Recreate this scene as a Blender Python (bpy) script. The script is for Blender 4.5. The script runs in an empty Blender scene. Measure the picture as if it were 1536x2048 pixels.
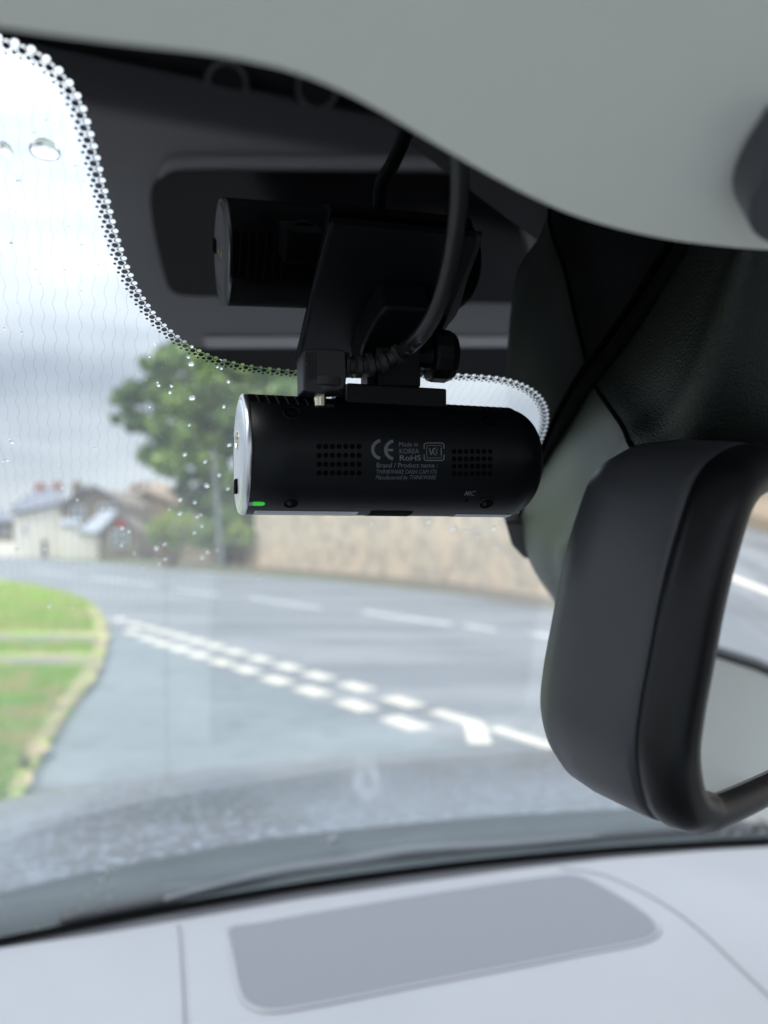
import bpy, math, random
from mathutils import Vector, Matrix
from mathutils import noise as mnoise
R = math.radians
rnd = random.Random(7)
sc = bpy.context.scene
col = sc.collection
# ------------------------------------------------------------------ camera
F = 1550.0                       # focal length in pixels of the 1536 x 2048 photograph
PITCH = math.atan(59/F)
E = Vector((0, 0, 1.3))          # the eye
cam = bpy.data.objects.new('camera', bpy.data.cameras.new('camera')); col.objects.link(cam)
cam.location = E; cam.rotation_euler = (R(90)+PITCH, 0, 0)
cam.data.sensor_fit = 'VERTICAL'; cam.data.sensor_height = 36; cam.data.lens = F/2048*36
cam.data.clip_start = .01; cam.data.clip_end = 3000
cam.data.dof.use_dof = True; cam.data.dof.focus_distance = .222; cam.data.dof.aperture_fstop = 9.0
sc.camera = cam
sc.render.resolution_x = 768; sc.render.resolution_y = 1024
# ------------------------------------------------------------------ light
SUN_EL, SUN_AZ = R(50), R(-112)
w = bpy.data.worlds.new('World'); sc.world = w; w.use_nodes = True
nt = w.node_tree; nt.nodes.clear(); N = nt.nodes.new; L = nt.links.new
out = N('ShaderNodeOutputWorld'); bg = N('ShaderNodeBackground'); bg.inputs[1].default_value = .1
sky = N('ShaderNodeTexSky'); sky.sky_type = 'NISHITA'; sky.sun_disc = False; sky.sun_elevation = SUN_EL; sky.sun_rotation = SUN_AZ
tc = N('ShaderNodeTexCoord'); mp = N('ShaderNodeMapping'); mp.inputs['Scale'].default_value = (1.6, 1.6, 5.5)
nz = N('ShaderNodeTexNoise'); nz.inputs['Scale'].default_value = 1.5; nz.inputs['Detail'].default_value = 5; nz.inputs['Roughness'].default_value = .5
L(tc.outputs['Generated'], mp.inputs[0]); L(mp.outputs[0], nz.inputs[0])
cr = N('ShaderNodeValToRGB'); cr.color_ramp.elements[0].position = .38; cr.color_ramp.elements[1].position = .66
cr.color_ramp.elements[0].color = (3.7, 4.1, 5.0, 1); cr.color_ramp.elements[1].color = (7.0, 7.4, 8.1, 1)
L(nz.outputs[0], cr.inputs[0])
sep = N('ShaderNodeSeparateXYZ'); L(tc.outputs['Generated'], sep.inputs[0])
el = N('ShaderNodeMapRange'); el.inputs['From Min'].default_value = 0.20; el.inputs['From Max'].default_value = .72
el.inputs['To Min'].default_value = 1.0; el.inputs['To Max'].default_value = 3.7
L(sep.outputs[2], el.inputs[0])
mul = N('ShaderNodeVectorMath'); mul.operation = 'SCALE'; L(cr.outputs[0], mul.inputs[0]); L(el.outputs[0], mul.inputs['Scale'])
mx = N('ShaderNodeMixRGB'); mx.inputs[0].default_value = .9; L(sky.outputs[0], mx.inputs[1]); L(mul.outputs[0], mx.inputs[2])
L(mx.outputs[0], bg.inputs[0]); L(bg.outputs[0], out.inputs[0])
sl = bpy.data.objects.new('sun', bpy.data.lights.new('sun', 'SUN')); col.objects.link(sl)
sl.data.energy = 2.1; sl.data.angle = R(14); sl.data.color = (1, .96, .9)
_sd = Vector((math.sin(SUN_AZ)*math.cos(SUN_EL), math.cos(SUN_AZ)*math.cos(SUN_EL), math.sin(SUN_EL)))
sl.rotation_euler = _sd.to_track_quat('Z', 'Y').to_euler()
sc.view_settings.view_transform = 'Standard'; sc.view_settings.look = 'None'
sc.view_settings.exposure = 0.36; sc.view_settings.gamma = 1
try:
    sc.cycles.max_bounces = 14; sc.cycles.transparent_max_bounces = 24; sc.cycles.transmission_bounces = 10
except Exception: pass
# ------------------------------------------------------------------ materials
def mat(name, base=(.5,.5,.5), rough=.6, metal=0, bump=None, var=None, spec=.5, emit=None, coat=0, ior=None, sheen=0):
    m = bpy.data.materials.new(name); m.use_nodes = True
    t = m.node_tree; b = t.nodes['Principled BSDF']
    b.inputs['Base Color'].default_value = (*base, 1); b.inputs['Roughness'].default_value = rough
    b.inputs['Metallic'].default_value = metal; b.inputs['Specular IOR Level'].default_value = spec
    b.inputs['Coat Weight'].default_value = coat
    if sheen: b.inputs['Sheen Weight'].default_value = sheen
    if ior: b.inputs['IOR'].default_value = ior
    if emit: b.inputs['Emission Color'].default_value = (*emit[0], 1); b.inputs['Emission Strength'].default_value = emit[1]
    if var or bump:
        co = t.nodes.new('ShaderNodeTexCoord')
    if var:      # (colour2, scale, low, high) or more
        for k, v in enumerate(var if isinstance(var, list) else [var]):
            n = t.nodes.new('ShaderNodeTexNoise'); n.inputs['Scale'].default_value = v[1]; n.inputs['Detail'].default_value = 6
            if len(v) > 4:
                mm = t.nodes.new('ShaderNodeMapping'); mm.inputs['Scale'].default_value = v[4]; t.links.new(co.outputs['Object'], mm.inputs[0]); t.links.new(mm.outputs[0], n.inputs[0])
            else: t.links.new(co.outputs['Object'], n.inputs[0])
            r = t.nodes.new('ShaderNodeMapRange'); r.inputs['From Min'].default_value = v[2]; r.inputs['From Max'].default_value = v[3]; r.clamp = True
            t.links.new(n.outputs[0], r.inputs[0])
            x = t.nodes.new('ShaderNodeMixRGB'); t.links.new(r.outputs[0], x.inputs[0])
            old = b.inputs['Base Color']
            if old.is_linked: t.links.new(old.links[0].from_socket, x.inputs[1])
            else: x.inputs[1].default_value = (*base, 1)
            x.inputs[2].default_value = (*v[0], 1); t.links.new(x.outputs[0], b.inputs['Base Color'])
    if bump:     # (scale, strength, distance)
        n = t.nodes.new('ShaderNodeTexNoise'); n.inputs['Scale'].default_value = bump[0]; n.inputs['Detail'].default_value = 3
        t.links.new(co.outputs['Object'], n.inputs[0])
        u = t.nodes.new('ShaderNodeBump'); u.inputs['Strength'].default_value = bump[1]; u.inputs['Distance'].default_value = bump[2]
        t.links.new(n.outputs[0], u.inputs['Height']); t.links.new(u.outputs[0], b.inputs['Normal'])
    return m
def glass_sheet():
    m = bpy.data.materials.new('windscreen_glass'); m.use_nodes = True; t = m.node_tree; t.nodes.clear()
    n = t.nodes.new; l = t.links.new
    o = n('ShaderNodeOutputMaterial'); g = n('ShaderNodeNewGeometry')
    io = n('ShaderNodeMapRange'); io.inputs['To Min'].default_value = 1.52; io.inputs['To Max'].default_value = 1/1.52; l(g.outputs['Backfacing'], io.inputs[0])
    fr = n('ShaderNodeFresnel'); l(io.outputs[0], fr.inputs['IOR'])
    tr = n('ShaderNodeBsdfTransparent'); tr.inputs[0].default_value = (.965, .985, .975, 1)
    gl = n('ShaderNodeBsdfGlossy'); gl.inputs['Roughness'].default_value = .0; gl.inputs[0].default_value = (1, 1, 1, 1)
    a = n('ShaderNodeMixShader'); l(fr.outputs[0], a.inputs[0]); l(tr.outputs[0], a.inputs[1]); l(gl.outputs[0], a.inputs[2])
    # thin film of dust and grease, added to thicken the milky veil
    co = n('ShaderNodeTexCoord'); nz = n('ShaderNodeTexNoise'); nz.inputs['Scale'].default_value = 14; nz.inputs['Detail'].default_value = 8; l(co.outputs['Object'], nz.inputs[0])
    r = n('ShaderNodeMapRange'); r.inputs['From Min'].default_value = .35; r.inputs['From Max'].default_value = .75; r.inputs['To Min'].default_value = .004; r.inputs['To Max'].default_value = .014; l(nz.outputs[0], r.inputs[0])
    df = n('ShaderNodeBsdfTranslucent'); df.inputs[0].default_value = (.8, .85, .9, 1)
    b = n('ShaderNodeMixShader'); l(r.outputs[0], b.inputs[0]); l(a.outputs[0], b.inputs[1]); l(df.outputs[0], b.inputs[2])
    l(b.outputs[0], o.inputs[0]); return m
def real_glass(name, tint=(1,1,1), ior=1.33, rough=0):
    m = bpy.data.materials.new(name); m.use_nodes = True; t = m.node_tree; t.nodes.clear()
    o = t.nodes.new('ShaderNodeOutputMaterial'); g = t.nodes.new('ShaderNodeBsdfGlass'); g.inputs[0].default_value = (*tint, 1)
    g.inputs['IOR'].default_value = ior; g.inputs['Roughness'].default_value = rough; t.links.new(g.outputs[0], o.inputs[0]); return m
M = {}
M['glass'] = glass_sheet()
M['water'] = real_glass('rain_water')
M['frit'] = mat('frit_black', (.002,.002,.0025), .0, ior=1.85)
M['wire'] = mat('heating_wire', (.25,.27,.3), .5)
M['dash'] = mat('dashboard_vinyl', (.27,.272,.29), .42, bump=(900, .25, .0004), var=((.235,.237,.256), 3, .4, .7))
M['trough'] = mat('trough_plastic', (.07,.07,.078), .6)
M['dash_dark'] = mat('dashboard_shadow_seam', (.14,.14,.155), .6)
M['grille'] = mat('speaker_mesh', (.17,.175,.20), .55)
M['black_soft'] = mat('black_trim', (.012,.012,.014), .55, bump=(1500, .3, .0003))
M['cover'] = mat('dark_plastic_cover', (.027,.038,.025), .42, bump=(2600, .6, .00025))  # green tint puts the reflection of the grass into the base colour
M['mirror_shell'] = mat('mirror_housing_plastic', (.046,.047,.052), .40, bump=(2200, .25, .0002))
M['bezel'] = mat('mirror_bezel_rubber', (.005,.005,.006), .38, spec=.35)
M['silvered'] = mat('mirror_silver', (.86,.88,.88), .0, metal=1)
M['visor'] = mat('visor_fabric', (.86,.86,.79), .9, bump=(1600, .35, .0004), var=((.82,.82,.755), 8, .35, .7))
M['clip'] = mat('visor_clip_plastic', (.05,.052,.06), .35)
M['cam'] = mat('camera_black_plastic', (.0035,.0045,.006), .42, spec=.22, bump=(4000, .15, .0001))
M['hole'] = mat('hole_black', (.001,.001,.001), .9, spec=.1)
M['print'] = mat('print_grey', (.12,.135,.15), .6)
M['silver'] = mat('brushed_silver', (.72,.73,.75), .28, metal=1, bump=(900, .1, .0002))
M['brass'] = mat('plug_metal', (.75,.68,.5), .2, metal=1)
M['sticker'] = mat('sticker_white', (.55,.56,.58), .5)
M['led'] = mat('led_green', (.02,.2,.02), .4, emit=((.05,.75,.06), .42))
M['led_clear'] = mat('led_lens', (.25,.32,.33), .25)
M['cable'] = mat('cable_rubber', (.014,.014,.015), .33)
M['plug'] = mat('plug_rubber', (.022,.022,.024), .5, bump=(2500, .3, .0002))
M['door_trim'] = mat('door_trim', (.85,.84,.78), .7)
M['roof'] = mat('headlining', (.42,.42,.41), .9, bump=(700, .4, .001))
M['paint'] = mat('silver_blue_paint', (.105,.115,.125), .32, metal=.2, coat=.25, bump=(140, .9, .004), var=[((.16,.18,.20), 2.0, .46, .54), ((.25,.285,.335), 80, .50, .62)])  # pale bluish speckle puts sky reflected in raindrops into the colour
M['cowl'] = mat('cowl_plastic', (.05,.065,.07), .5, bump=(60, .25, .002))
M['wiper'] = mat('wiper_rubber', (.03,.03,.035), .45)
M['wiper_arm'] = mat('wiper_arm_paint', (.13,.14,.155), .35)
# ------------------------------------------------------------------ object helpers
def tag(o, label=None, cat=None, group=None, kind=None):
    for k, v in (('label', label), ('category', cat), ('group', group), ('kind', kind)):
        if v: o[k] = v
    return o
def empty(name, loc, label, cat, group=None):
    o = bpy.data.objects.new(name, None); col.objects.link(o); o.location = loc; o.empty_display_size = .05
    return tag(o, label, cat, group)
def origin(p):
    while p.parent: p = p.parent
    return p.location.copy()
def obj(name, vf, m, parent=None, smooth=False, loc=None, subsurf=0, bevel=0):
    V, Fa = vf[0], vf[1]
    o0 = origin(parent) if parent else (Vector(loc) if loc is not None else Vector((0,0,0)))
    me = bpy.data.meshes.new(name); me.from_pydata([tuple(Vector(v)-o0) for v in V], [], Fa); me.update()
    ms = m if isinstance(m, (list, tuple)) else [m]
    for x in ms: me.materials.append(M[x] if isinstance(x, str) else x)
    if len(vf) > 2:
        for p, i in zip(me.polygons, vf[2]): p.material_index = i
    if smooth: me.polygons.foreach_set('use_smooth', [True]*len(me.polygons))
    o = bpy.data.objects.new(name, me); col.objects.link(o)
    if parent: o.parent = parent
    else: o.location = o0
    if bevel:
        b = o.modifiers.new('b', 'BEVEL'); b.width = bevel; b.segments = 3; b.limit_method = 'ANGLE'
    if subsurf:
        s = o.modifiers.new('s', 'SUBSURF'); s.levels = subsurf; s.render_levels = subsurf
    return o
def join(*parts):
    V, Fa = [], []
    for p in parts:
        k = len(V); V += list(p[0]); Fa += [tuple(i+k for i in f) for f in p[1]]
    return V, Fa
def box(c, sx, sy, sz, X=Vector((1,0,0)), Y=Vector((0,1,0)), Z=Vector((0,0,1))):
    c = Vector(c); V = [c + X*(sx/2*a) + Y*(sy/2*b) + Z*(sz/2*d) for a in (-1,1) for b in (-1,1) for d in (-1,1)]
    return V, [(0,1,3,2),(4,6,7,5),(0,4,5,1),(2,3,7,6),(0,2,6,4),(1,5,7,3)]
def prism(poly, d):              # closed extrusion of a 3D polygon by the vector d
    n = len(poly); V = [Vector(p) for p in poly]; V += [v+d for v in V]
    return V, [tuple(range(n-1,-1,-1)), tuple(range(n, 2*n))] + [(i,(i+1)%n,(i+1)%n+n,i+n) for i in range(n)]
def tube(pts, r, seg=12, cap=True, rf=None):
    pts = [Vector(p) for p in pts]; V, Fa = [], []; n = len(pts); up = None
    for i, p in enumerate(pts):
        t = (pts[min(i+1,n-1)] - pts[max(i-1,0)]).normalized()
        if up is None: up = t.orthogonal().normalized()
        else: up = (up - t*up.dot(t)).normalized()
        s = t.cross(up); rr = rf(i/(n-1)) if rf else r
        for k in range(seg):
            a = 2*math.pi*k/seg; V.append(p + (up*math.cos(a) + s*math.sin(a))*rr)
    for i in range(n-1):
        for k in range(seg): Fa.append((i*seg+k, i*seg+(k+1)%seg, (i+1)*seg+(k+1)%seg, (i+1)*seg+k))
    if cap: Fa += [tuple(range(seg-1,-1,-1)), tuple(range((n-1)*seg, n*seg))]
    return V, Fa
def lathe(o, ax, prof, seg=64, cap0=True, cap1=True):   # prof = [(along, radius)]
    ax = ax.normalized(); u = ax.orthogonal().normalized(); v = ax.cross(u); V, Fa = [], []
    for a, r in prof:
        for k in range(seg):
            t = 2*math.pi*k/seg; V.append(o + ax*a + (u*math.cos(t)+v*math.sin(t))*r)
    for i in range(len(prof)-1):
        for k in range(seg): Fa.append((i*seg+k, i*seg+(k+1)%seg, (i+1)*seg+(k+1)%seg, (i+1)*seg+k))
    if cap0: Fa.append(tuple(range(seg-1,-1,-1)))
    if cap1: Fa.append(tuple(range((len(prof)-1)*seg, len(prof)*seg)))
    return V, Fa
def crom(P, n=8, closed=False):  # Catmull-Rom through tuples / vectors
    P = [Vector(p) for p in P]; out = []; m = len(P)
    rng = range(m if closed else m-1)
    for i in rng:
        g = (lambda j: P[j % m]) if closed else (lambda j: P[max(0, min(m-1, j))])
        a, b, c, d = g(i-1), g(i), g(i+1), g(i+2)
        for k in range(n):
            t = k/n
            out.append(.5*((2*b) + (c-a)*t + (2*a-5*b+4*c-d)*t*t + (-a+3*b-3*c+d)*t**3))
    if not closed: out.append(P[-1])
    return out
def grid(rows, closed=False):
    n = len(rows[0]); V = [v for r in rows for v in r]; Fa = []
    for i in range(len(rows)-1):
        for k in range(n if closed else n-1):
            Fa.append((i*n+k, i*n+(k+1)%n, (i+1)*n+(k+1)%n, (i+1)*n+k))
    return V, Fa
# ------------------------------------------------------------------ pixels to space
def ray(px, py):
    x, y = (px-768)/F, (1024-py)/F
    d = Vector((x, math.cos(PITCH)-y*math.sin(PITCH), math.sin(PITCH)+y*math.cos(PITCH)))
    return d/d.y
def pt(px, py, depth): return E + ray(px, py)*depth
def gnd(px, py, z=0):
    d = ray(px, py); return E + d*((z-E.z)/d.z)
# car frame, right and forward
GY = R(21)
CR = Vector((math.cos(GY), math.sin(GY), 0)); CF = Vector((-math.sin(GY), math.cos(GY), 0)); UZ = Vector((0,0,1))
SLOPE = R(27); DG = .157         # slope of the upper windscreen; distance of its plane from the eye
GN = (-CF*math.sin(SLOPE) - UZ*math.cos(SLOPE))     # towards the inside
f0, q0 = .31, .293
def zg(u, f):
    k = max(0, min(1, (f-f0)/.5)); ff = f + .2*k*k*(3-2*k)*(u-.2)**2
    z = (DG - math.sin(SLOPE)*ff)/math.cos(SLOPE)
    if ff > f0: z -= q0*(ff-f0)**2
    return z
def gpt(u, f, off=0):            # point of the windscreen, off metres towards the inside
    p = E + CR*u + CF*f + UZ*zg(u, f)
    return p + gnorm(u, f)*off if off else p
def gnorm(u, f):
    e = 1e-3
    a = Vector((2*e, 0, zg(u+e, f)-zg(u-e, f))); b = Vector((0, 2*e, zg(u, f+e)-zg(u, f-e)))
    n = b.cross(a); n.normalize()
    if n.z > 0: n = -n
    return CR*n.x + CF*n.y + UZ*n.z
def ghit(px, py):                # (u, f) where the ray meets the windscreen
    d = ray(px, py); u1, f1, z1 = d.dot(CR), d.dot(CF), d.z
    lo, hi = .05, 1.3
    g = lambda t: z1*t - zg(u1*t, f1*t)
    if g(hi) < 0: return None
    for _ in range(50):
        m = (lo+hi)/2
        if g(m) > 0: hi = m
        else: lo = m
    return u1*lo, f1*lo
def onglass(px, py, off=.001):
    u, f = ghit(px, py); return gpt(u, f, off)
def refl(px, py, z):             # where the reflected ray meets the level z (relative to the eye)
    u, f = ghit(px, py); p = gpt(u, f); n = gnorm(u, f); d = ray(px, py).normalized()
    r = d - 2*d.dot(n)*n; t = (z+E.z - p.z)/r.z
    return p + r*t

# ================================================================== GROUND
ZL = -E.z
M['soil'] = mat('ground_soil', (.15,.14,.10), .95, var=((.12,.17,.07), .05, .4, .6))
M['asphalt'] = mat('road_asphalt', (.165,.18,.19), .62, bump=(140, .6, .01), var=[((.245,.255,.262), .45, .44, .56, (.35,1.6,1)), ((.12,.13,.135), 1.1, .50, .72, (.5,1.4,1)), ((.24,.25,.25), 60, .58, .7)])
M['grass'] = mat('verge_grass', (.22,.43,.02), .9, var=[((.34,.36,.08), 1.3, .48, .58), ((.40,.31,.17), 2.2, .50, .60)])
M['grass_dry'] = mat('verge_dry_edge', (.27,.25,.12), .95, var=[((.36,.40,.10), 1.7, .48, .56), ((.46,.33,.20), 3.1, .55, .62), ((.24,.19,.13), 6, .56, .64)])
M['path'] = mat('path_gravel', (.20,.18,.15), .95, var=((.24,.24,.10), 2.2, .48, .60))
M['line'] = mat('road_paint', (.70,.65,.54), .7, var=((.52,.49,.42), 14, .52, .68))
M['line_worn'] = mat('road_paint_worn', (.80,.80,.76), .7, var=((.45,.46,.46), 5, .52, .64))
M['kerb'] = mat('kerb_leaf_litter', (.20,.165,.12), .95, var=((.13,.12,.09), 3, .4, .7))
def sheet(name, P, z, m, kind='structure', th=.0):
    P = [Vector((p[0], p[1], z)) for p in P]
    o = obj(name, (P, [tuple(range(len(P)))]), m); tag(o, kind=kind)
    if o.data.polygons[0].normal.z < 0: o.data.flip_normals()
    return o
sheet('ground', [(-900,-600),(900,-600),(900,1500),(-900,1500)], -.004, 'soil')
G = lambda l, z=0: [gnd(x, y, z) for x, y in l]
far_edge = G([(-700,1104),(-300,1106),(0,1110),(200,1126),(400,1143),(600,1157),(900,1186),(1110,1220)])
far_edge += [Vector((12.2,6.7,0)), Vector((26.5,-6,0)), Vector((60,-32,0))]
fe_ = far_edge[:]; Vr = []
for p in fe_: Vr += [Vector((p.x,p.y,.004)), Vector((p.x,min(p.y-1,-40),.004))]
Vr = [Vector((-200,fe_[0].y,.004)), Vector((-200,-40,.004))] + Vr
ro = obj('road', (Vr, [(2*i,2*i+1,2*i+3,2*i+2) for i in range(len(Vr)//2-1)]), 'asphalt'); tag(ro, kind='structure')
M['asphalt2'] = mat('side_road_asphalt', (.160,.195,.200), .58, bump=(140, .6, .01), var=[((.20,.235,.24), .9, .42, .62), ((.12,.145,.15), 3.5, .54, .72), ((.26,.29,.29), 70, .6, .7)])
sheet('side_road', G([(-100,1300),(190,1250),(235,1262),(330,1300),(443,1343),(560,1380),(712,1432),(815,1470),(930,1500),(1000,1540)]) + [Vector((2.2,-30,0)), Vector((-9,-30,0))], .006, 'asphalt2')
# grass verge on the left, cut by a path
vp = G([(-900,1150),(-200,1152),(0,1160),(70,1172),(120,1184),(165,1200),(192,1218),(205,1240),(200,1262)])
v2 = G([(213,1268),(215,1288)]); 
def blob(P, n=4): return crom(P, n)
def slab(name, P, z0, z1, m, label=None, cat=None, kind=None):
    P = [Vector((p[0],p[1],z0)) for p in P]
    o = obj(name, prism(P, Vector((0,0,z1-z0))), m, loc=P[0]); return tag(o, label, cat, None, kind)
verge = G([(-900,1150),(-200,1152),(0,1162),(70,1174),(120,1186),(165,1202),(192,1219),(208,1245),(214,1285),(205,1325),(186,1362),(160,1402),(130,1445),(100,1492),(70,1545),(30,1640),(-60,1800),(-1200,1800)])
slab('grass_verge', verge, -.002, .06, 'grass', kind='structure')
edge = G([(192,1219),(208,1245),(214,1285),(205,1325),(186,1362),(160,1402),(130,1445),(100,1492),(70,1545),(30,1640),(-60,1800)])
ei = G([(172,1220),(186,1250),(190,1288),(184,1328),(160,1362),(130,1400),(102,1440),(72,1488),(42,1540),(0,1630),(-100,1790)])
k = len(edge)
rndv = lambda p, a: p + Vector((rnd.uniform(-a,a), rnd.uniform(-a,a), 0))
ee = crom(edge, 4); ii = [rndv(p + Vector((-.2,0,0)), .25) for p in crom(ei, 4)]
ee = [rndv(p + Vector((.02,0,0)), .03) for p in ee]
Vs = [Vector((p.x,p.y,.064)) for p in ee] + [Vector((p.x,p.y,.064)) for p in ii]; n_ = len(ee)
tag(obj('verge_dirt', (Vs, [(i,i+1,n_+i+1,n_+i) for i in range(n_-1)]), 'grass_dry'), kind='structure')
for a, b in (((1268,1284)),((1312,1330))):
    P = G([(-600,a-4),(0,a),(195,a+4),(200,b),(0,b-2),(-600,b-6)], .066); sheet('path', P, .067+(a>1300)*.0, 'path')
# grass blades on the verge
gv, gf = [], []
import numpy as np
def inside(P, x, y):
    c = False; n = len(P); j = n-1
    for i in range(n):
        if (P[i].y > y) != (P[j].y > y) and x < (P[j].x-P[i].x)*(y-P[i].y)/(P[j].y-P[i].y)+P[i].x: c = not c
        j = i
    return c
tries = 0
while len(gf) < 26000 and tries < 90000:
    tries += 1
    px, py = rnd.uniform(-60, 215), 1165 + 470*rnd.random()**1.3
    if 1264 < py < 1288 or 1308 < py < 1334: continue
    p = gnd(px, py, .06)
    if not inside(verge, p.x, p.y): continue
    a = rnd.uniform(0, 6.28); h = rnd.uniform(.02,.07)*(1 if py > 1300 else 1.5); wv = Vector((math.cos(a), math.sin(a), 0))*.006
    if inside(edge+list(reversed(ei)), p.x, p.y):
        if rnd.random() < .85: continue
        h *= .5
    t = p + Vector((rnd.uniform(-.03,.03), rnd.uniform(-.03,.03), h)); i = len(gv); gv += [p-wv, p+wv, t]; gf.append((i,i+1,i+2))
M['blade'] = mat('grass_blade', (.23,.44,.02), .7, var=[((.44,.42,.12), 1.3, .48, .6), ((.50,.40,.20), 4, .56, .66)])
tag(obj('grass', (gv, gf), 'blade'), kind='stuff')
# ------------------------------------------------------------------ road markings
def mark(c, d, ln, wd, m, label, group=None, z=.008, bend=None):
    d = d.normalized(); s = Vector((-d.y, d.x, 0)); c = Vector((c.x, c.y, z)); P = []
    for sx, sy in ((-1,-1),(1,-1),(1,1),(-1,1)):
        for a, b in ((1,.86),(.97,1)) if (sx*sy > 0) else ((.97,1),(1,.86)):
            P.append(c + d*(ln/2*sx*a) + s*(wd/2*sy*b))
    o = obj('road_marking', (P, [tuple(range(len(P)))]), m, loc=c); tag(o, label, 'road marking', group)
    if o.data.polygons[0].normal.z < 0: o.data.flip_normals()
    return o
rows = [([(810,1448),(712,1413),(625,1384),(553,1362),(493,1341),(443,1326),(398,1312),(360,1299),(325,1288),(295,1278),(265,1266)], 'nearer'),
        ([(805,1405),(712,1375),(636,1353),(575,1335),(520,1319),(470,1305),(430,1293),(393,1282),(360,1273),(330,1265),(300,1257),(270,1250),(240,1240)], 'farther')]
ords = ['first','second','third','fourth','fifth','sixth','seventh','eighth','ninth','tenth','eleventh','twelfth','thirteenth']
for pl, nm in rows:
    P = G(pl)
    for i, p in enumerate(P):
        d = (P[min(i+1,len(P)-1)] - P[max(i-1,0)])
        if nm == 'nearer': lab = 'short white dash in the nearer row of the double give-way line, %s from the camera car' % ords[i]
        else: lab = 'short white dash in the farther row of the double give-way line, %s behind the bent dash' % ords[i]
        mark(p, d, .43, .2, 'line', lab, 'give-way dashes across the junction')
c1, c2, c3 = G([(868,1424),(948,1448),(960,1490)])
def strip(P, wd, name, label, m, z=.008):
    P = [Vector((p.x,p.y,z)) for p in P]; V = []
    for i, p in enumerate(P):
        a = (P[min(i+1,len(P)-1)]-P[max(i-1,0)]).normalized(); s = Vector((-a.y,a.x,0))*wd/2; V += [p+s, p-s]
    o = obj(name, (V, [(2*i,2*i+1,2*i+3,2*i+2) for i in range(len(P)-1)]), m, loc=P[0]); tag(o, label, 'road marking')
    if o.data.polygons[0].normal.z < 0: o.data.flip_normals()
strip([c1, c1.lerp(c2,.85), c2+(c3-c2)*.06, c2.lerp(c3,.3), c3], .15, 'road_marking', 'white road line bent at a corner at the near end of the give-way dashes', 'line')
strip(G([(985,1457),(1110,1498)]), .13, 'road_marking', 'long white dash beside the mirror, just right of the bent line', 'line')
cl = [((60,1140),(150,1152)),((180,1156),(315,1172)),((345,1179),(440,1190)),((500,1196),(640,1217)),((725,1224),(905,1250)),((925,1251),(990,1261)),((1060,1268),(1200,1290))]
cn = ['worn centre line dash farthest up the road, by the white house','worn pale centre line dash second from the white house','worn centre line dash in front of the low garden wall','worn centre line dash in front of the left end of the tall stone wall','long brighter centre line dash under the dash camera','very short centre line dash just right of the long brighter one','worn centre line dash hidden partly by the mirror housing']
for (a, b), l_ in zip(cl, cn): strip(G([a, ((a[0]+b[0])/2,(a[1]+b[1])/2), b]), .13, 'road_marking', l_, 'line_worn')
_a, _b = Vector((7.44,3.11,0)), Vector((7.12,3.35,0))
strip([_a-(_b-_a)*1.2, _a, _b, _b+(_b-_a)*5], .24, 'road_marking', 'single white road line seen only in the rear view mirror glass', 'line')
# ================================================================== WALLS, HOUSES, TREES
M['rubble'] = mat('rubble_wall', (.54,.45,.34), .95, bump=(9, .9, .05), var=[((.40,.34,.27), 2.2, .45, .6), ((.60,.47,.34), .7, .54, .64), ((.26,.22,.18), 3.2, .57, .68)])
M['lowwall'] = mat('garden_wall', (.30,.235,.17), .95, bump=(9, .8, .04), var=((.20,.17,.13), 2, .4, .65))
M['coping'] = mat('wall_coping', (.26,.24,.21), .9, var=((.18,.17,.15), 2, .4, .65))
M['render'] = mat('white_render', (.86,.80,.68), .9, var=((.78,.73,.62), .6, .45, .7))
M['stone'] = mat('house_stone', (.27,.22,.165), .95, bump=(6,.7,.04), var=((.20,.17,.135), 1.5, .4, .65))
M['tan'] = mat('tan_stone', (.36,.27,.19), .95, bump=(6,.7,.04), var=((.28,.22,.16), 1.5, .4, .65))
M['slate'] = mat('slate_roof', (.20,.21,.25), .6, var=((.15,.16,.19), 2, .4, .65))
M['slate_light'] = mat('lean_to_slate', (.40,.42,.46), .5, var=((.33,.35,.39), 2, .4, .65))
M['terracotta'] = mat('chimney_brick', (.42,.16,.09), .9)
M['frame'] = mat('window_frame_white', (.70,.70,.70), .6)
M['pane'] = mat('window_pane', (.10,.12,.14), .08)
M['red'] = mat('red_sign_paint', (.45,.03,.04), .5)
M['door_paint'] = mat('door_paint', (.12,.09,.08), .6)
M['pole'] = mat('pole_grey', (.24,.25,.25), .6)
def wallrun(name, base, h, th, m, label, cat, cop=None):
    t = empty(name, base[0], label, cat)
    base = [Vector((p[0],p[1],0)) for p in base]; V = []; n = len(base)
    hs = h if isinstance(h, (list,tuple)) else [h]*n
    for i, p in enumerate(base):
        a = (base[min(i+1,n-1)]-base[max(i-1,0)]).normalized(); s = Vector((-a.y,a.x,0))*th
        V += [p, p+s, p+s+UZ*hs[i], p+UZ*hs[i]]
    Fa = []
    for i in range(n-1):
        for k in range(4): Fa.append((i*4+k, i*4+(k+1)%4, (i+1)*4+(k+1)%4, (i+1)*4+k))
    Fa += [(3,2,1,0), tuple(range((n-1)*4, n*4))]
    obj('wall_body', (V, Fa), m, t)
    if cop:
        V2 = []
        for i, p in enumerate(base):
            a = (base[min(i+1,n-1)]-base[max(i-1,0)]).normalized(); s = Vector((-a.y,a.x,0))
            q = p + UZ*(hs[i]+.003); V2 += [q - s*.05, q + s*(th+.05), q + s*(th+.05) + UZ*.12, q - s*.05 + UZ*.12]
        obj('coping', (V2, Fa), cop, t)
    return t
dense = lambda P, k=6: [a.lerp(b, j/k) for a, b in zip(P, P[1:]) for j in range(k)] + [P[-1]]
bw = dense([Vector((p[0],p[1],0)) for p in G([(508,1137),(600,1143),(760,1158),(900,1172),(1110,1206)])] + [Vector((12,6.5,0)), Vector((26,-6,0))])
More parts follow.
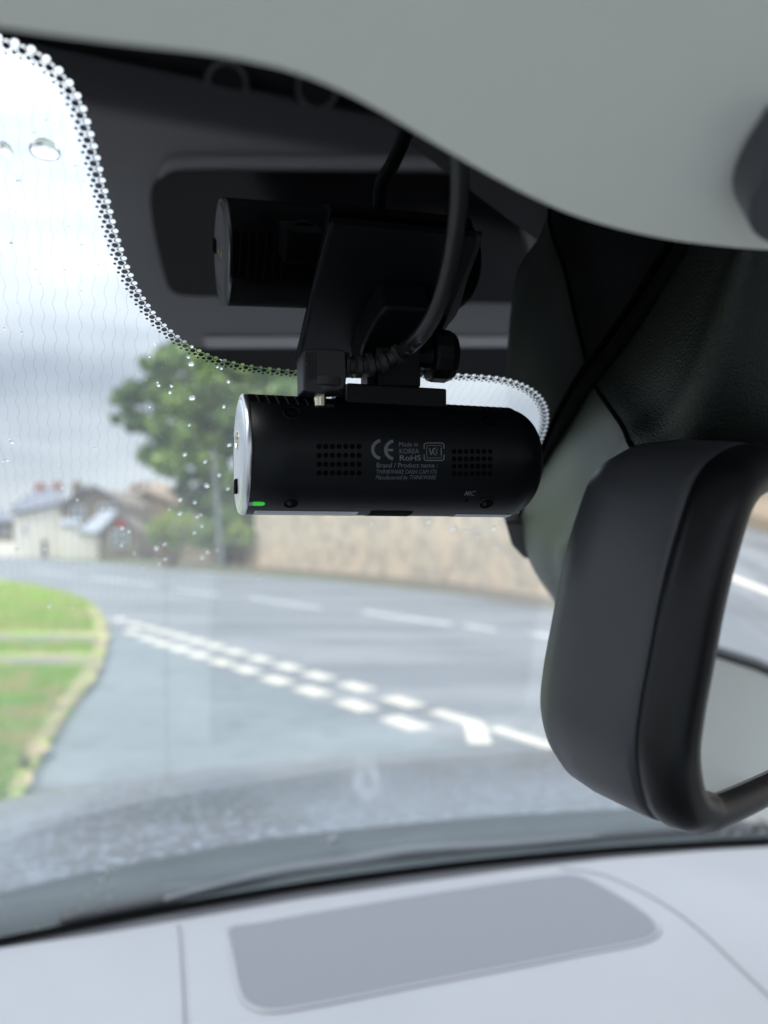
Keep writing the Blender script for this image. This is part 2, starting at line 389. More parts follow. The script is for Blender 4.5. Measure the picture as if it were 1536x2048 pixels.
bw = [p+Vector((0,0,0)) for p in bw]
wallrun('stone_wall', bw, 3.0, .45, 'rubble', 'tall pale tan rubble stone wall along the far side of the road', 'wall', 'coping')
lw = G([(262,1112),(330,1118),(420,1126),(508,1132)])
wallrun('garden_wall', lw, [1.0,1.0,.98,1.1], .3, 'lowwall', 'low brown garden wall in front of the bushes beside the stone cottage', 'wall', 'coping')
kl = [far_edge[i] for i in range(3, len(far_edge))]
kv = []
kb = [p + Vector((0,0,0)) for p in bw]
lwk = [Vector((p.x,p.y,0)) for p in lw]
KB = lwk + kb
for i, p in enumerate(KB):
    a = (KB[min(i+1,len(KB)-1)]-KB[max(i-1,0)]).normalized(); s = Vector((a.y,-a.x,0)); kv += [p+UZ*.11, p+s*.9+UZ*.10, p+s*.95+UZ*.0]
Fa = []
for i in range(len(KB)-1):
    for k in range(2): Fa.append((i*3+k, i*3+k+1, (i+1)*3+k+1, (i+1)*3+k))
tag(obj('pavement', (kv, Fa), 'kerb'), kind='structure')
# ------------------------------------------------------------------ houses; a house front is drawn in a vertical plane at a given depth
def onplane(px, py, depth): return pt(px, py, depth)
def faceslab(poly, depth, th, lean=0):      # vertical wall slab from pixels, at real depth and real size
    P = [pt(x, y, depth + lean*(x-poly[0][0])) for x, y in poly]
    return prism(P, Vector((0, th, 0)))
def window(parent, x0, y0, x1, y1, d, bars=(1,1), fm='frame'):
    P = [pt(x0,y0,d), pt(x1,y0,d), pt(x1,y1,d), pt(x0,y1,d)]
    fr = obj('window', prism(P, Vector((0,.15,0))), fm, parent)
    fw = (P[1].x-P[0].x); fh = P[0].z-P[3].z; b = .12; nx, nz_ = bars; V = []
    w1 = (fw-b*(nx+1))/nx; h1 = (fh-b*(nz_+1))/nz_; parts = []
    for i in range(nx):
        for j in range(nz_):
            c = Vector((P[0].x+b+w1/2+i*(w1+b), d-.01, P[3].z+b+h1/2+j*(h1+b))); parts.append(box(c, w1, .03, h1))
    obj('pane', join(*parts), 'pane', fr)
def roofslab(parent, quad, m='slate', name='roof', th=.25):  # quad of (px,py,depth)
    P = [pt(*q) for q in quad]; n = (P[1]-P[0]).cross(P[2]-P[0]).normalized()
    if n.z < 0: n = -n
    return obj(name, prism([p+n*.02 for p in P], n*th), m, parent)
def chimney(parent, x0, x1, y0, y1, d, dep=.9, pots=2, m='terracotta'):
    a = pt(x0,y1,d); b = pt(x1,y0,d); w_ = b.x-a.x; h = b.z-a.z
    c = obj('chimney', join(box((a.x+w_/2,d+dep/2,a.z+h*.36), w_, dep, h*.72), box((a.x+w_/2,d+dep/2,a.z+h*.75), w_*1.15, dep*1.1, h*.08)), m, parent)
    for i in range(pots):
        q = Vector((a.x+w_*(i+.5)/pots, d+dep/2, a.z+h*.79)); obj('chimney_pot', tube([q, q+UZ*h*.22], w_/pots*.28, 10), 'terracotta', c)
D1 = 62.
hs = empty('white_house', gnd(75,1118), 'white rendered house with a dark slate roof and two orange chimneys by the road', 'house')
def houseblock(parent, pl, d, th, m, name='wall'): return obj(name, faceslab(pl, d, th), m, parent)
houseblock(hs, [(26,1122),(30,1030),(118,1012),(125,1032),(125,1122)], D1, 6.5, 'render')
roofslab(hs, [(22,1032,D1-.3),(122,1010,D1-.3),(128,980,D1+3.4),(72,984,D1+3.4)])
roofslab(hs, [(72,984,D1+3.6),(128,980,D1+3.6),(122,1004,D1+7),(22,1020,D1+7)])
chimney(hs, 69, 84, 964, 992, D1+3, pots=2); chimney(hs, 104, 118, 962, 988, D1+3, pots=2)
window(hs, 44, 1052, 54, 1070, D1-.05)
hd = obj('door', prism([pt(84,1080,D1-.06), pt(93,1080,D1-.06), pt(93,1118,D1-.06), pt(84,1118,D1-.06)], Vector((0,.1,0))), 'door_paint', hs)
D2 = 57.
hx = empty('white_extension', gnd(165,1122), 'low white rendered outbuilding with a pale lean-to slate roof beside the road', 'outbuilding')
houseblock(hx, [(122,1124),(122,1050),(158,1052),(162,1068),(196,1066),(196,1128)], D2, 2.6, 'render')
roofslab(hx, [(154,1068,D2-.2),(198,1068,D2-.2),(236,1024,D2+2.8),(206,1024,D2+2.8)], 'slate_light', th=.15)
roofslab(hx, [(120,1052,D2-.2),(160,1052,D2-.2),(160,1040,D2+2.4),(120,1040,D2+2.4)], 'slate_light', th=.1)
D3 = 60.5
hc = empty('stone_cottage', gnd(205,1122), 'brown stone cottage with a pointed gable and two pale windows behind the white outbuilding', 'house')
houseblock(hc, [(124,1118),(122,1012),(150,990),(185,974),(212,986),(236,1006),(240,1118)], D3, 9, 'stone')
roofslab(hc, [(118,1014,D3-.4),(184,972,D3-.4),(184,972,D3+9.3),(118,1014,D3+9.3)], 'slate', th=.18); roofslab(hc, [(184,972,D3-.4),(242,1009,D3-.4),(242,1009,D3+9.3),(184,972,D3+9.3)], 'slate', th=.18)
window(hc, 141, 1012, 169, 1044, D3-.08, (2,2)); window(hc, 196, 1008, 230, 1030, D3-.08, (2,1))
chimney(hc, 143, 158, 960, 988, D3+2, pots=1, m='stone')
D4 = 55.
hp = empty('stone_porch', gnd(235,1120), 'brown stone porch with a pale glazed front and a red sign under its gable', 'porch')
houseblock(hp, [(198,1122),(198,1068),(238,1034),(278,1064),(278,1122)], D4, 3.0, 'stone')
roofslab(hp, [(194,1070,D4-.2),(238,1032,D4-.2),(238,1032,D4+3),(194,1070,D4+3)], th=.12); roofslab(hp, [(238,1032,D4-.2),(282,1067,D4-.2),(282,1067,D4+3),(238,1032,D4+3)], th=.12)
window(hp, 222, 1060, 256, 1094, D4-.08, (2,2))
obj('sign', lathe(pt(240,1046,D4-.12), Vector((0,1,0)), [(0,.32),(.08,.32)], 24), 'red', hp)
D5 = 70.
ht = empty('tan_house', gnd(310,1112), 'tall tan stone house with chimneys behind the green bush', 'house')
houseblock(ht, [(236,1112),(236,1010),(262,988),(300,984),(366,1000),(382,1030),(382,1112)], D5, 8, 'tan')
roofslab(ht, [(236,1010,D5-.3),(264,974,D5+4),(302,968,D5+4),(300,986,D5-.3)], 'stone'); roofslab(ht, [(298,988,D5-.3),(302,968,D5+4),(360,980,D5+4),(386,1030,D5-.3)], 'tan')
chimney(ht, 264, 300, 966, 996, D5+2, 1.6, 3, 'stone')
hf = empty('far_house', gnd(-10,1106), 'distant brown house with a pale window at the far left of the road', 'house')
houseblock(hf, [(-90,1108),(-90,1040),(-60,1030),(20,1044),(24,1108)], 95., 8, 'stone')
roofslab(hf, [(-94,1046,94.6),(26,1046,94.6),(14,1026,99.),(-70,1016,99.)])
window(hf, 0, 1054, 16, 1072, 94.9)
fw_ = obj('roadside_wall', prism(G([(-120,1112),(28,1114),(28,1112),(-120,1110)]), UZ*1.3), 'render', loc=gnd(-40,1112)); tag(fw_, 'low pale wall beside the road left of the white house', 'wall')
# ------------------------------------------------------------------ vegetation
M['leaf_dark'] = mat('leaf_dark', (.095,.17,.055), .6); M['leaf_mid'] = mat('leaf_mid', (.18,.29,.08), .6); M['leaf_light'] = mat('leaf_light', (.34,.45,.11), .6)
M['bush'] = mat('bush_leaf', (.17,.30,.04), .6); M['bush_l'] = mat('bush_leaf_light', (.38,.46,.06), .6); M['bark'] = mat('bark', (.12,.10,.08), .9, bump=(20,.8,.02))
for k_ in ('leaf_dark','leaf_mid','leaf_light','bush','bush_l'):
    M[k_].node_tree.nodes['Principled BSDF'].inputs['Transmission Weight'].default_value = 0
def leaves(clumps, size, per, seed):
    r_ = random.Random(seed); V, Fa, Mi = [], [], []
    for c, rad, bias in clumps:
        for _ in range(int(per*(rad**2))):
            u = Vector((r_.gauss(0,1), r_.gauss(0,1), r_.gauss(0,1))).normalized()*(r_.random()**.4)
            p = c + Vector((u.x*rad, u.y*rad, u.z*rad*.8))
            a = Vector((r_.gauss(0,1), r_.gauss(0,1), r_.gauss(0,1))).normalized(); b = a.orthogonal().normalized(); s = size*r_.uniform(.6,1.4)
            i = len(V); V += [p+a*s, p+b*s*.5, p-a*s, p-b*s*.5]; Fa.append((i,i+1,i+2,i+3))
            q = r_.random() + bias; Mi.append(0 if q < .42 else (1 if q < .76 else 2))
    return V, Fa, Mi
def clump(px, py, rpx, depth, bias=0): return (pt(px, py, depth), rpx*depth/F, bias)
DT = 44.
tt = empty('big_tree', gnd(440,1118), 'large leafy green tree with an uneven crown behind the garden wall', 'tree')
cl_ = []
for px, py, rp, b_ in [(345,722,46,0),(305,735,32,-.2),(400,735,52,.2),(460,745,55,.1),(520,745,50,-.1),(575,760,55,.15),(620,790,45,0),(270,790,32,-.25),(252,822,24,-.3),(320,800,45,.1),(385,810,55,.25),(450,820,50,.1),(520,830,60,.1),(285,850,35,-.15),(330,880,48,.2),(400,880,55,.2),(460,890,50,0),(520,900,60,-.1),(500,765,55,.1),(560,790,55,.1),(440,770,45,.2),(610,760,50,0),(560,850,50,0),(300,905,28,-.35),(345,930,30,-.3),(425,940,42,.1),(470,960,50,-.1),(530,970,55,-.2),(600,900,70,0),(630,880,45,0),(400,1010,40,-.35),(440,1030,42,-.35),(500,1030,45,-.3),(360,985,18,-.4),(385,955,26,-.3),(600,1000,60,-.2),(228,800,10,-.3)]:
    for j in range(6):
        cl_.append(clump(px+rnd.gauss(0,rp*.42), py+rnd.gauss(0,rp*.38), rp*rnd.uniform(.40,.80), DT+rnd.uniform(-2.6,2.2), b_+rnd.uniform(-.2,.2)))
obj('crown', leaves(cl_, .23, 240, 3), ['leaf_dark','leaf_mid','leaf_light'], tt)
tr_ = []
base = gnd(455,1118); base = Vector((pt(455,1100,DT).x, DT, 0))
tp = [base, base+Vector((.1,0,2.5)), pt(440,960,DT), pt(430,860,DT), pt(420,760,DT)]
parts = [tube(crom(tp,4), .3, 12, rf=lambda t: .36*(1-t)+.06)]
for a, b in (((440,960),(330,880)),((436,940),(540,860)),((430,880),(290,820)),((430,870),(350,740)),((425,820),(500,740)),((450,980),(600,900))):
    A, B = pt(*a,DT), pt(*b,DT+rnd.uniform(-1.5,1.5)); parts.append(tube(crom([A, A.lerp(B,.5)+UZ*.4, B],4), .1, 8, rf=lambda t: .16*(1-t)+.03))
obj('trunk', join(*parts), 'bark', tt)
def bush(name, cs, depth, base_px, label, cat, mats, seed, per=420, sz=.085):
    t = empty(name, Vector((pt(base_px,1100,depth).x, depth, 0)), label, cat)
    cc = [clump(x, y, r_, depth+rnd.uniform(-.7,.7), b) for x, y, r_, b in cs]
    obj('foliage', leaves(cc, sz, per, seed), mats, t)
    b0 = Vector((pt(base_px,1100,depth).x, depth, 0)); obj('stem', join(*[tube([b0, b0.lerp(c[0],.6)+UZ*.1, c[0]], .04, 6) for c in cc[:6]]), 'bark', t)
BM = ['leaf_mid','bush','bush_l']
bush('bush', [(300,1060,16,0),(318,1045,22,.2),(345,1034,24,.35),(372,1038,22,.1),(340,1062,26,-.1),(375,1065,24,-.3),(400,1062,22,-.4),(412,1045,18,-.4),(310,1078,18,-.2),(390,1085,20,-.4),(350,1085,22,-.2)], 40., 350, 'rounded bright green bush in front of the tan house', 'bush', BM, 5)
bush('bush', [(465,1062,16,.2),(482,1052,16,.4),(498,1068,16,.1),(470,1078,14,-.1),(490,1084,14,0),(478,1044,12,.3)], 37.5, 482, 'small yellow-green bush between the grey pole and the tall wall', 'bush', BM, 6)
bush('dark_shrub', [(425,1000,30,-.4),(450,985,30,-.4),(480,1005,34,-.4),(510,1010,34,-.3),(430,1050,26,-.4),(455,1030,24,-.4),(440,1080,20,-.4),(540,1030,34,-.3),(575,1030,30,-.3)], 42., 450, 'dark green shrub mass under the big tree behind the grey pole', 'shrub', BM, 8, 260, .12)
bush('low_plant', [(270,1096,6,.2),(300,1094,6,.1),(350,1095,7,.2),(380,1096,6,.4),(410,1097,6,.1)], 41.5, 340, 'strip of low yellowish plants along the top of the garden wall', 'plant', BM, 9, 700, .06)
pp = empty('telegraph_pole', Vector((pt(438,1100,38.5).x, 38.5, 0)), 'slim pale grey pole leaning slightly in front of the dark shrub', 'pole')
pb = Vector((pt(443,1100,38.5).x, 38.5, 0)); ptop = pt(427,905,38.5)
obj('pole_shaft', tube([pb, pb.lerp(ptop,.5), ptop], .15, 14, rf=lambda t: .13-.05*t), 'pole', pp)
obj('pole_cap', lathe(ptop, UZ, [(-.02,.15),(.06,.15),(.1,.05)], 14), 'pole', pp)

# ================================================================== THE CAR THE PICTURE IS TAKEN FROM
car = empty('car', Vector((0.1,.2,0)), 'pale grey interior and wet silver bonnet of the car the picture is taken from', 'car')
cp = lambda u, f, z: E + CR*u + CF*f + UZ*z            # car frame, z relative to the eye
FB = .935
us = [-.58+.04*i for i in range(39)]; fs = [.055+.02*i for i in range(47)]
def gband(off, us=us, fs=fs): return [[gpt(u, f, off) for f in fs] for u in us]
a_, b_ = grid(gband(0)), grid(gband(-.005))
nv = len(a_[0]); nf = len(fs); nu = len(us)
edge_i = [i*nf for i in range(nu)] + [(nu-1)*nf+k for k in range(1,nf)] + [i*nf+nf-1 for i in range(nu-2,-1,-1)] + [k for k in range(nf-2,0,-1)]
V = a_[0]+b_[0]; Fa = list(a_[1]) + [tuple(reversed([i+nv for i in f])) for f in b_[1]] + [(p, q, q+nv, p+nv) for p, q in zip(edge_i, edge_i[1:]+edge_i[:1])]
ws = obj('windscreen', (V, Fa), 'glass', car, smooth=True)
# ---- frit
CS = math.cos(SLOPE)
def uv(px, py): u, f = ghit(px, py); return Vector((u, f/CS, 0))
main = [(-1000,30),(-600,26),(-330,30),(-150,40),(-60,52),(5,72),(42,84),(78,101),(106,123),(130,148),(150,177),(164,205),(173,232),(180,256),(188,285),(195,312),(201,338),(208,368),(218,408),(228,447),(240,487),(254,528),(272,567),(294,604),(318,635),(345,661),(380,687),(415,705),(450,717),(490,726),(530,732),(570,736),(620,739),(700,741),(800,742),(900,745),(960,748),(1010,754),(1046,766),(1074,784),(1090,808),(1094,832),(1090,856),(1080,882),(1068,915),(1055,955),(1040,1000),(1032,1040),(1045,1075),(1080,1110)]
pp_ = crom([uv(*p) for p in main], 10)
# resample by length
def resample(P, step):
    out = [P[0]]; acc = 0
    for a, b in zip(P, P[1:]):
        l = (b-a).length
        while acc + l >= step:
            t = (step-acc)/l; a = a.lerp(b, t); out.append(a); l = (b-a).length; acc = 0
        acc += l
    return out
pitch = .0029; sub = 12
rs = resample(pp_, pitch/sub)
def nrm2(P, i):
    t = (P[min(i+1,len(P)-1)]-P[max(i-1,0)]).normalized(); return Vector((-t.y, t.x, 0))
sgn = 1
k_ = min(range(len(rs)), key=lambda i: (rs[i]-uv(218,408)).length)
if (uv(600, 300)-(rs[k_]+nrm2(rs,k_)*.01)).length < (uv(600,300)-(rs[k_]-nrm2(rs,k_)*.01)).length: sgn = -1     # outward = towards clear glass
bound, holes, dots = [], [], []
for i, p in enumerate(rs):
    n = nrm2(rs, i)*sgn; ph = (i % sub)/sub
    bound.append(p + n*(.00050 + .00060*math.cos(2*math.pi*ph)))
    if i % sub == 0 and 0 < i < len(rs)-2: holes.append((p, .00069)); dots.append((p+n*.00198, .00058))
    if i % sub == sub//2 and i < len(rs)-2: dots.append((p+n*.00112, .00084)); dots.append((p+n*.00270, .00042))
close = [uv(*q) for q in ((1150,1130),(1300,1120),(1700,1060))] + [Vector((.9,.4,0)), Vector((.9,.056/CS+.004,0)), Vector((-.56,.056/CS+.004,0)), Vector((-.56,.085,0)), Vector((-.3,.09,0))]
close = [Vector((c.x, max(c.y,.06/CS), 0)) for c in close]
cu = bpy.data.curves.new('tmp', 'CURVE'); cu.dimensions = '2D'; cu.fill_mode = 'BOTH'
SCL = 100.
def spl(P):
    s_ = cu.splines.new('POLY'); s_.points.add(len(P)-1)
    for q, p in zip(s_.points, P): q.co = (p.x*SCL, p.y*SCL, 0, 1)
    s_.use_cyclic_u = True
spl(bound+close)
def circ(c, r, n=12): return [c+Vector((math.cos(2*math.pi*k/n), math.sin(2*math.pi*k/n),0))*r for k in range(n)]
for c, r in holes: spl(circ(c, r))
tmp = bpy.data.objects.new('tmp', cu); col.objects.link(tmp)
bpy.context.view_layer.update()
me = bpy.data.meshes.new_from_object(tmp.evaluated_get(bpy.context.evaluated_depsgraph_get()))
import bmesh
bm = bmesh.new(); bm.from_mesh(me)
for k in range(40):
    bmesh.ops.bisect_plane(bm, geom=bm.verts[:]+bm.edges[:]+bm.faces[:], plane_co=(0, (.30+.012*k)/CS*SCL, 0), plane_no=(0,1,0))
V = [v.co/SCL for v in bm.verts]; bm.verts.index_update(); Fa = [tuple(v.index for v in f.verts) for f in bm.faces]; bm.free()
bpy.data.objects.remove(tmp); bpy.data.meshes.remove(me)
def onws(p, off): return gpt(p.x, p.y*CS, off)
fV = [onws(p, .0008) for p in V]
for c, r in dots:
    i = len(fV); fV += [onws(q, .0008) for q in circ(c, r)]; Fa.append(tuple(range(i, i+12)))
# fine dotted patch low beside the housing
for ix in range(26):
    for iy in range(22):
        x, y = 1000+ix*3.4+(iy%2)*1.7, 1022+iy*3.4; q = math.hypot((x-1046)/46, (y-1046)/44)
        if q < 1: 
            i = len(fV); c = uv(x, y); r_ = .00035*(1.15-q*.75); fV += [onws(k, .0008) for k in circ(c, r_, 8)]; Fa.append(tuple(range(i, i+8)))
frit = obj('frit_band', (fV, Fa), 'frit', ws)
# ---- heating wires
wV, wF = [], []
wu = -.235; li = 0
while wu < .34:
    ph = rnd.uniform(0, 6.28) if li % 3 == 0 else ph_+.25; ph_ = ph; prev = None; f = .06; m_ = rnd.uniform(.85,1.15)
    while f < .70:
        u = wu + .00042*m_*math.sin(f/CS*2*math.pi/.0092 + ph) + .0003*math.sin(f*31+li); p = onws(Vector((u, f/CS, 0)), -.0025); hw = .000023
        i = len(wV); wV += [p-CR*hw, p+CR*hw]
        if prev is not None: wF.append((prev, prev+1, i+1, i))
        prev = i; f += .00125
    wu += .0031; li += 1
obj('heating_wires', (wV, wF), 'wire', ws)
# ---- dashboard
ZD = -.365
lp = []
for q in ((-300,1936),(-150,1908),(0,1885),(200,1857),(400,1823),(600,1789),(800,1761),(1000,1734),(1200,1711),(1400,1694),(1536,1686),(1700,1680),(1850,1677)):
    p = gnd(*q, z=E.z+ZD)-E; lp.append((p.dot(CR), p.dot(CF)))
lp = [(-.6, lp[0][1]-.06)] + lp + [(.94, lp[-1][1]-.07)] if lp[-1][0] < .93 else [(-.6, lp[0][1]-.06)] + lp
def lip(u):
    for (a, b), (c, d) in zip(lp, lp[1:]):
        if u <= c: return b+(d-b)*(u-a)/(c-a)
    return lp[-1][1]
def fglass(u, z):
    lo, hi = .3, 1.1
    for _ in range(40):
        m = (lo+hi)/2
        if zg(u, m) > z: lo = m
        else: hi = m
    return lo
rows_ = []; rowt = []
uu = [-.6+.02*i for i in range(78)]
for u in uu:
    L_ = lip(u); fe = fglass(u, -.43); r_ = [cp(u,.228,-.80), cp(u,.228,-.5), cp(u,.228,-.40), cp(u,.229,ZD-.012), cp(u,.232,ZD-.004), cp(u,.238,ZD)]
    for k in range(1, 9): r_.append(cp(u, .238+(L_-.028-.238)*k/8, ZD))
    r_ += [cp(u,L_-.014,ZD-.0006), cp(u,L_-.006,ZD-.0022), cp(u,L_,ZD-.006), cp(u,L_+.004,ZD-.013), cp(u,L_+.007,ZD-.024), cp(u,L_+.016,ZD-.034)]
    rows_.append(r_); rowt.append([r_[-1]] + [cp(u, L_+.016+(fe-.004-L_-.016)*k/3, ZD-.034-.030*k/3) for k in range(1,4)])
dash = obj('dashboard', grid(rows_), 'dash', car, smooth=True)
obj('defroster_trough', grid(rowt), 'trough', dash, smooth=True)
# seams
def flatstrip(P, wd, z, name, m, parent):
    V = []; 
    for i, p in enumerate(P):
        a = (P[min(i+1,len(P)-1)]-P[max(i-1,0)]).normalized(); s = Vector((-a.y,a.x,0)).normalized()*wd/2
        for q in (p+s, p-s): V.append(Vector((q.x,q.y,z)))
    return obj(name, (V, [(2*i,2*i+1,2*i+3,2*i+2) for i in range(len(P)-1)]), m, parent)
zd = E.z+ZD
D = lambda l: [gnd(x, y, zd) for x, y in l]
for pl in ([(356,1850),(360,1870),(366,1960),(370,2048),(374,2150)], [(1120,1738),(1190,1746),(1250,1768),(1330,1810),(1400,1862),(1470,1928),(1560,2015),(1640,2090)]):
    flatstrip(crom(D(pl), 6), .0022, zd+.0006, 'panel_seam', 'dash_dark', dash)
    Q = crom(D(pl), 6); n_ = [ (Q[min(i+1,len(Q)-1)]-Q[max(i-1,0)]).normalized() for i in range(len(Q))]
    obj('seam_edge', tube([q+Vector((-n.y,n.x,0))*.0022+UZ*-.0006 for q, n in zip(Q, n_)], .0014, 8), 'dash', dash, smooth=True)
go = [(458,1860),(468,1930),(480,1985),(500,2012),(545,2022),(640,2008),(820,1972),(1000,1938),(1180,1903),(1270,1886),(1306,1872),(1312,1856),(1290,1830),(1225,1788),(1165,1756),(1110,1752),(900,1782),(700,1814),(520,1846)]
gp = crom(D(go), 5, True)
# perforated mesh material of the loudspeaker grille
def perforated():
    m = mat('speaker_mesh_perforated', (.15,.15,.185), .55); t = m.node_tree; b = t.nodes['Principled BSDF']
    co = t.nodes.new('ShaderNodeTexCoord'); vo = t.nodes.new('ShaderNodeTexVoronoi'); vo.inputs['Scale'].default_value = 560; vo.inputs['Randomness'].default_value = .0
    mp_ = t.nodes.new('ShaderNodeMapping'); mp_.inputs['Rotation'].default_value = (0,0,.5); t.links.new(co.outputs['Object'], mp_.inputs[0]); t.links.new(mp_.outputs[0], vo.inputs['Vector'])
    r = t.nodes.new('ShaderNodeMapRange'); r.inputs['From Min'].default_value = .2; r.inputs['From Max'].default_value = .42; t.links.new(vo.outputs['Distance'], r.inputs[0])
    x = t.nodes.new('ShaderNodeMixRGB'); x.inputs[1].default_value = (.06,.06,.072,1); x.inputs[2].default_value = (.175,.176,.20,1); t.links.new(r.outputs[0], x.inputs[0]); t.links.new(x.outputs[0], b.inputs['Base Color'])
    return m
M['perf'] = perforated()
gr = obj('speaker_grille', prism([Vector((p.x,p.y,zd-.002)) for p in gp], UZ*.0026), 'perf', dash)
rimp = crom(D([(452,1848),(458,1880),(468,1932),(480,1988),(500,2014),(545,2025),(640,2011),(820,1975),(1000,1941),(1180,1906),(1272,1889),(1310,1874),(1316,1856),(1292,1828),(1226,1785),(1162,1752)]), 6)
obj('grille_rim', tube([p+UZ*.0002 for p in rimp], .0021, 10, rf=lambda t: .0021*min(1,t*8+.1,(1-t)*8+.1)), 'dash', gr, smooth=True)
# vents in the trough and what else the glass mirrors
def reflpoly(pl, z, h, name, m, parent, bev=0):
    P = [refl(x, y, z) for x, y in pl]; P = [Vector((p.x,p.y,E.z+z)) for p in P]
    return obj(name, prism(P, UZ*h), m, parent, bevel=bev)
zt = ZD-.031
reflpoly([(100,1612),(250,1592),(430,1567),(560,1548),(682,1530),(682,1592),(560,1608),(430,1630),(250,1655),(100,1668)], zt, .003, 'air_vent', 'black_soft', dash)
reflpoly([(782,1520),(900,1508),(1000,1502),(1130,1496),(1130,1556),(1000,1566),(900,1573),(782,1584)], zt, .003, 'air_vent', 'black_soft', dash)
cc = refl(733, 1560, zt); r1 = (refl(760,1560,zt)-cc).length
sn = obj('light_sensor', lathe(Vector((cc.x,cc.y,E.z+zt)), UZ, [(0,r1),(.004,r1),(.004,r1*.72),(.003,r1*.7)], 32), 'dash', dash)
obj('sensor_dome', lathe(Vector((cc.x,cc.y,E.z+zt)), UZ, [(0,r1*.35),(.006,r1*.33),(.008,r1*.2)], 24), 'clip', sn)
M['screen'] = mat('screen_black', (.004,.004,.005), .12)
M['satin'] = mat('ridge_highlight_satin', (.62,.62,.66), .35)
sp = crom([Vector((x,y,0)) for x, y in ((302,420),(302,375),(322,348),(370,338),(600,338),(880,343),(960,362),(1010,398),(1040,470),(1068,560),(1060,592),(1000,600),(700,592),(400,585),(345,576),(328,545),(312,480))], 4, True)
reflpoly([(p.x,p.y) for p in sp], ZD-.001, .006, 'display_screen', 'screen', dash)
rim2 = [refl(x,y,ZD) for x,y in ((318,352),(335,328),(380,318),(600,318),(880,322),(975,345),(1030,392),(1060,470))]
obj('display_surround', tube(crom([Vector((p.x,p.y,E.z+ZD+.004)) for p in rim2], 6), .006, 12, rf=lambda t: .0055*min(1, t*5+.15, (1-t)*5+.15)), 'dash', dash, smooth=True)
reflpoly([(405,668),(1030,668),(1034,688),(412,690)], ZD, .004, 'ridge_highlight', 'satin', dash, .001)  # bright strip paints the highlight along the dash ridge
reflpoly([(380,694),(1040,692),(1040,760),(400,760)], ZD-.001, .003, 'dash_recess', 'screen', dash)
con = obj('centre_console', join(box(cp(.15,.03,-.70), .75,.39,.06, CR, CF, UZ)), 'black_soft', car, bevel=.01)
for x, y, r_ in ((452,165,46),(632,172,46),(376,236,20)):
    c = refl(x,y,-.655); rr = (refl(x+r_,y,-.655)-c).length; c = Vector((c.x,c.y,E.z-.67))
    kn = obj('control_knob', lathe(c, UZ, [(0,rr),(.018,rr*.95),(.020,rr*.9),(.020,rr*.2)], 40), 'black_soft', con, smooth=False)
    obj('knob_ring', lathe(c+UZ*.0192, UZ, [(0,rr*.96),(.004,rr*.93),(.004,rr*.72),(0,rr*.7)], 40, False, False), 'clip' if r_ < 30 else 'silver', kn)
# lower black border of the windscreen
obj('lower_frit', grid([[gpt(u, fglass(u,-.414)+k*(fglass(u,-.436)-fglass(u,-.414))/4, .0009) for k in range(5)] for u in uu[2:]]), 'black_soft', ws)
# roof lining, doors, pillars
obj('headlining', prism([cp(.40,-.321,.19), cp(.94,-.321,.19), cp(.94,-1.5,.23), cp(.40,-1.5,.23)], UZ*.03), 'roof', car)  # unseen, right half only, added to shade the mirror and cover
obj('headlining', prism([cp(-.56,.045,.165), cp(.94,.045,.165), cp(.94,-.32,.19), cp(-.56,-.32,.19)], UZ*.03), 'roof', car)  # cut short behind so that light reaches the visor
def door(u0, s, nm, lab):
    d = obj(nm, prism([cp(u0,.85,-.30), cp(u0,.85,-1.1), cp(u0,-1.4,-1.1), cp(u0,-1.4,-.26), cp(u0,.2,-.24)], CR*.06*s), 'door_trim', car)
    obj('window_seal', prism([cp(u0-.002*s,.80,-.298), cp(u0-.002*s,.2,-.238), cp(u0-.002*s,-1.38,-.258), cp(u0-.002*s,-1.38,-.252), cp(u0-.002*s,.2,-.232), cp(u0-.002*s,.80,-.292)], CR*.03*s), 'black_soft', d)
    return d
door(.95, 1, 'door', None); door(-.62, -1, 'door', None)
for u0 in (.93, -.61): obj('windscreen_pillar', prism([cp(u0,.95,-.42), cp(u0,.87,-.42), cp(u0,-.02,.165), cp(u0,.05,.165)], CR*.06), 'roof', car)
obj('rear_seat_blocker', prism([cp(.15,-.75,-.9),cp(.93,-.75,-.9),cp(.93,-.75,.05),cp(.15,-.75,.05)], -CF*.15), 'black_soft', car, bevel=.04)  # unseen slab on the right, added to block light from behind
# ---- bonnet, cowl and wiper outside
up = [(-250,1835),(-100,1806),(0,1784),(293,1721),(586,1672),(900,1640),(1160,1622),(1536,1606),(1800,1600)]
lo = [(-250,1960),(-100,1915),(0,1895),(293,1850),(586,1800),(900,1755),(1160,1722),(1536,1694),(1800,1685)]
fr = [(-250,1668),(-100,1626),(0,1600),(150,1570),(400,1536),(700,1511),(1000,1498),(1400,1490),(1800,1488)]
cU = crom([gnd(x,y,E.z-.44) for x,y in up], 6); cL = crom([gnd(x,y,E.z-.475) for x,y in lo], 6); cF = crom([gnd(x,y,E.z-.50) for x,y in fr], 6)
n_ = len(cU)
mid = [a.lerp(b,.5)+UZ*.012 for a, b in zip(cL, cU)]
cw = obj('cowl_panel', grid([[l-UZ*.05, l, m_, u_, u_-UZ*.03] for l, m_, u_ in zip(cL, mid, cU)]), 'cowl', car, smooth=True)
rows_ = []
for i in range(n_):
    a = cU[i]-UZ*.004; b = cF[i]; r_ = [a-UZ*.03, a]
    for k in range(1, 12):
        t = k/12; p = a.lerp(b, t); p.z += .03*math.sin(math.pi*t)*.5; r_.append(p)
    fwd = (b-a); fwd.z = 0; fwd.normalize()
    r_ += [b, b+fwd*.05-UZ*.03, b+fwd*.08-UZ*.10, b+fwd*.09-UZ*.4]
    rows_.append(r_)
bon = obj('bonnet', grid(rows_), 'paint', car, smooth=True)
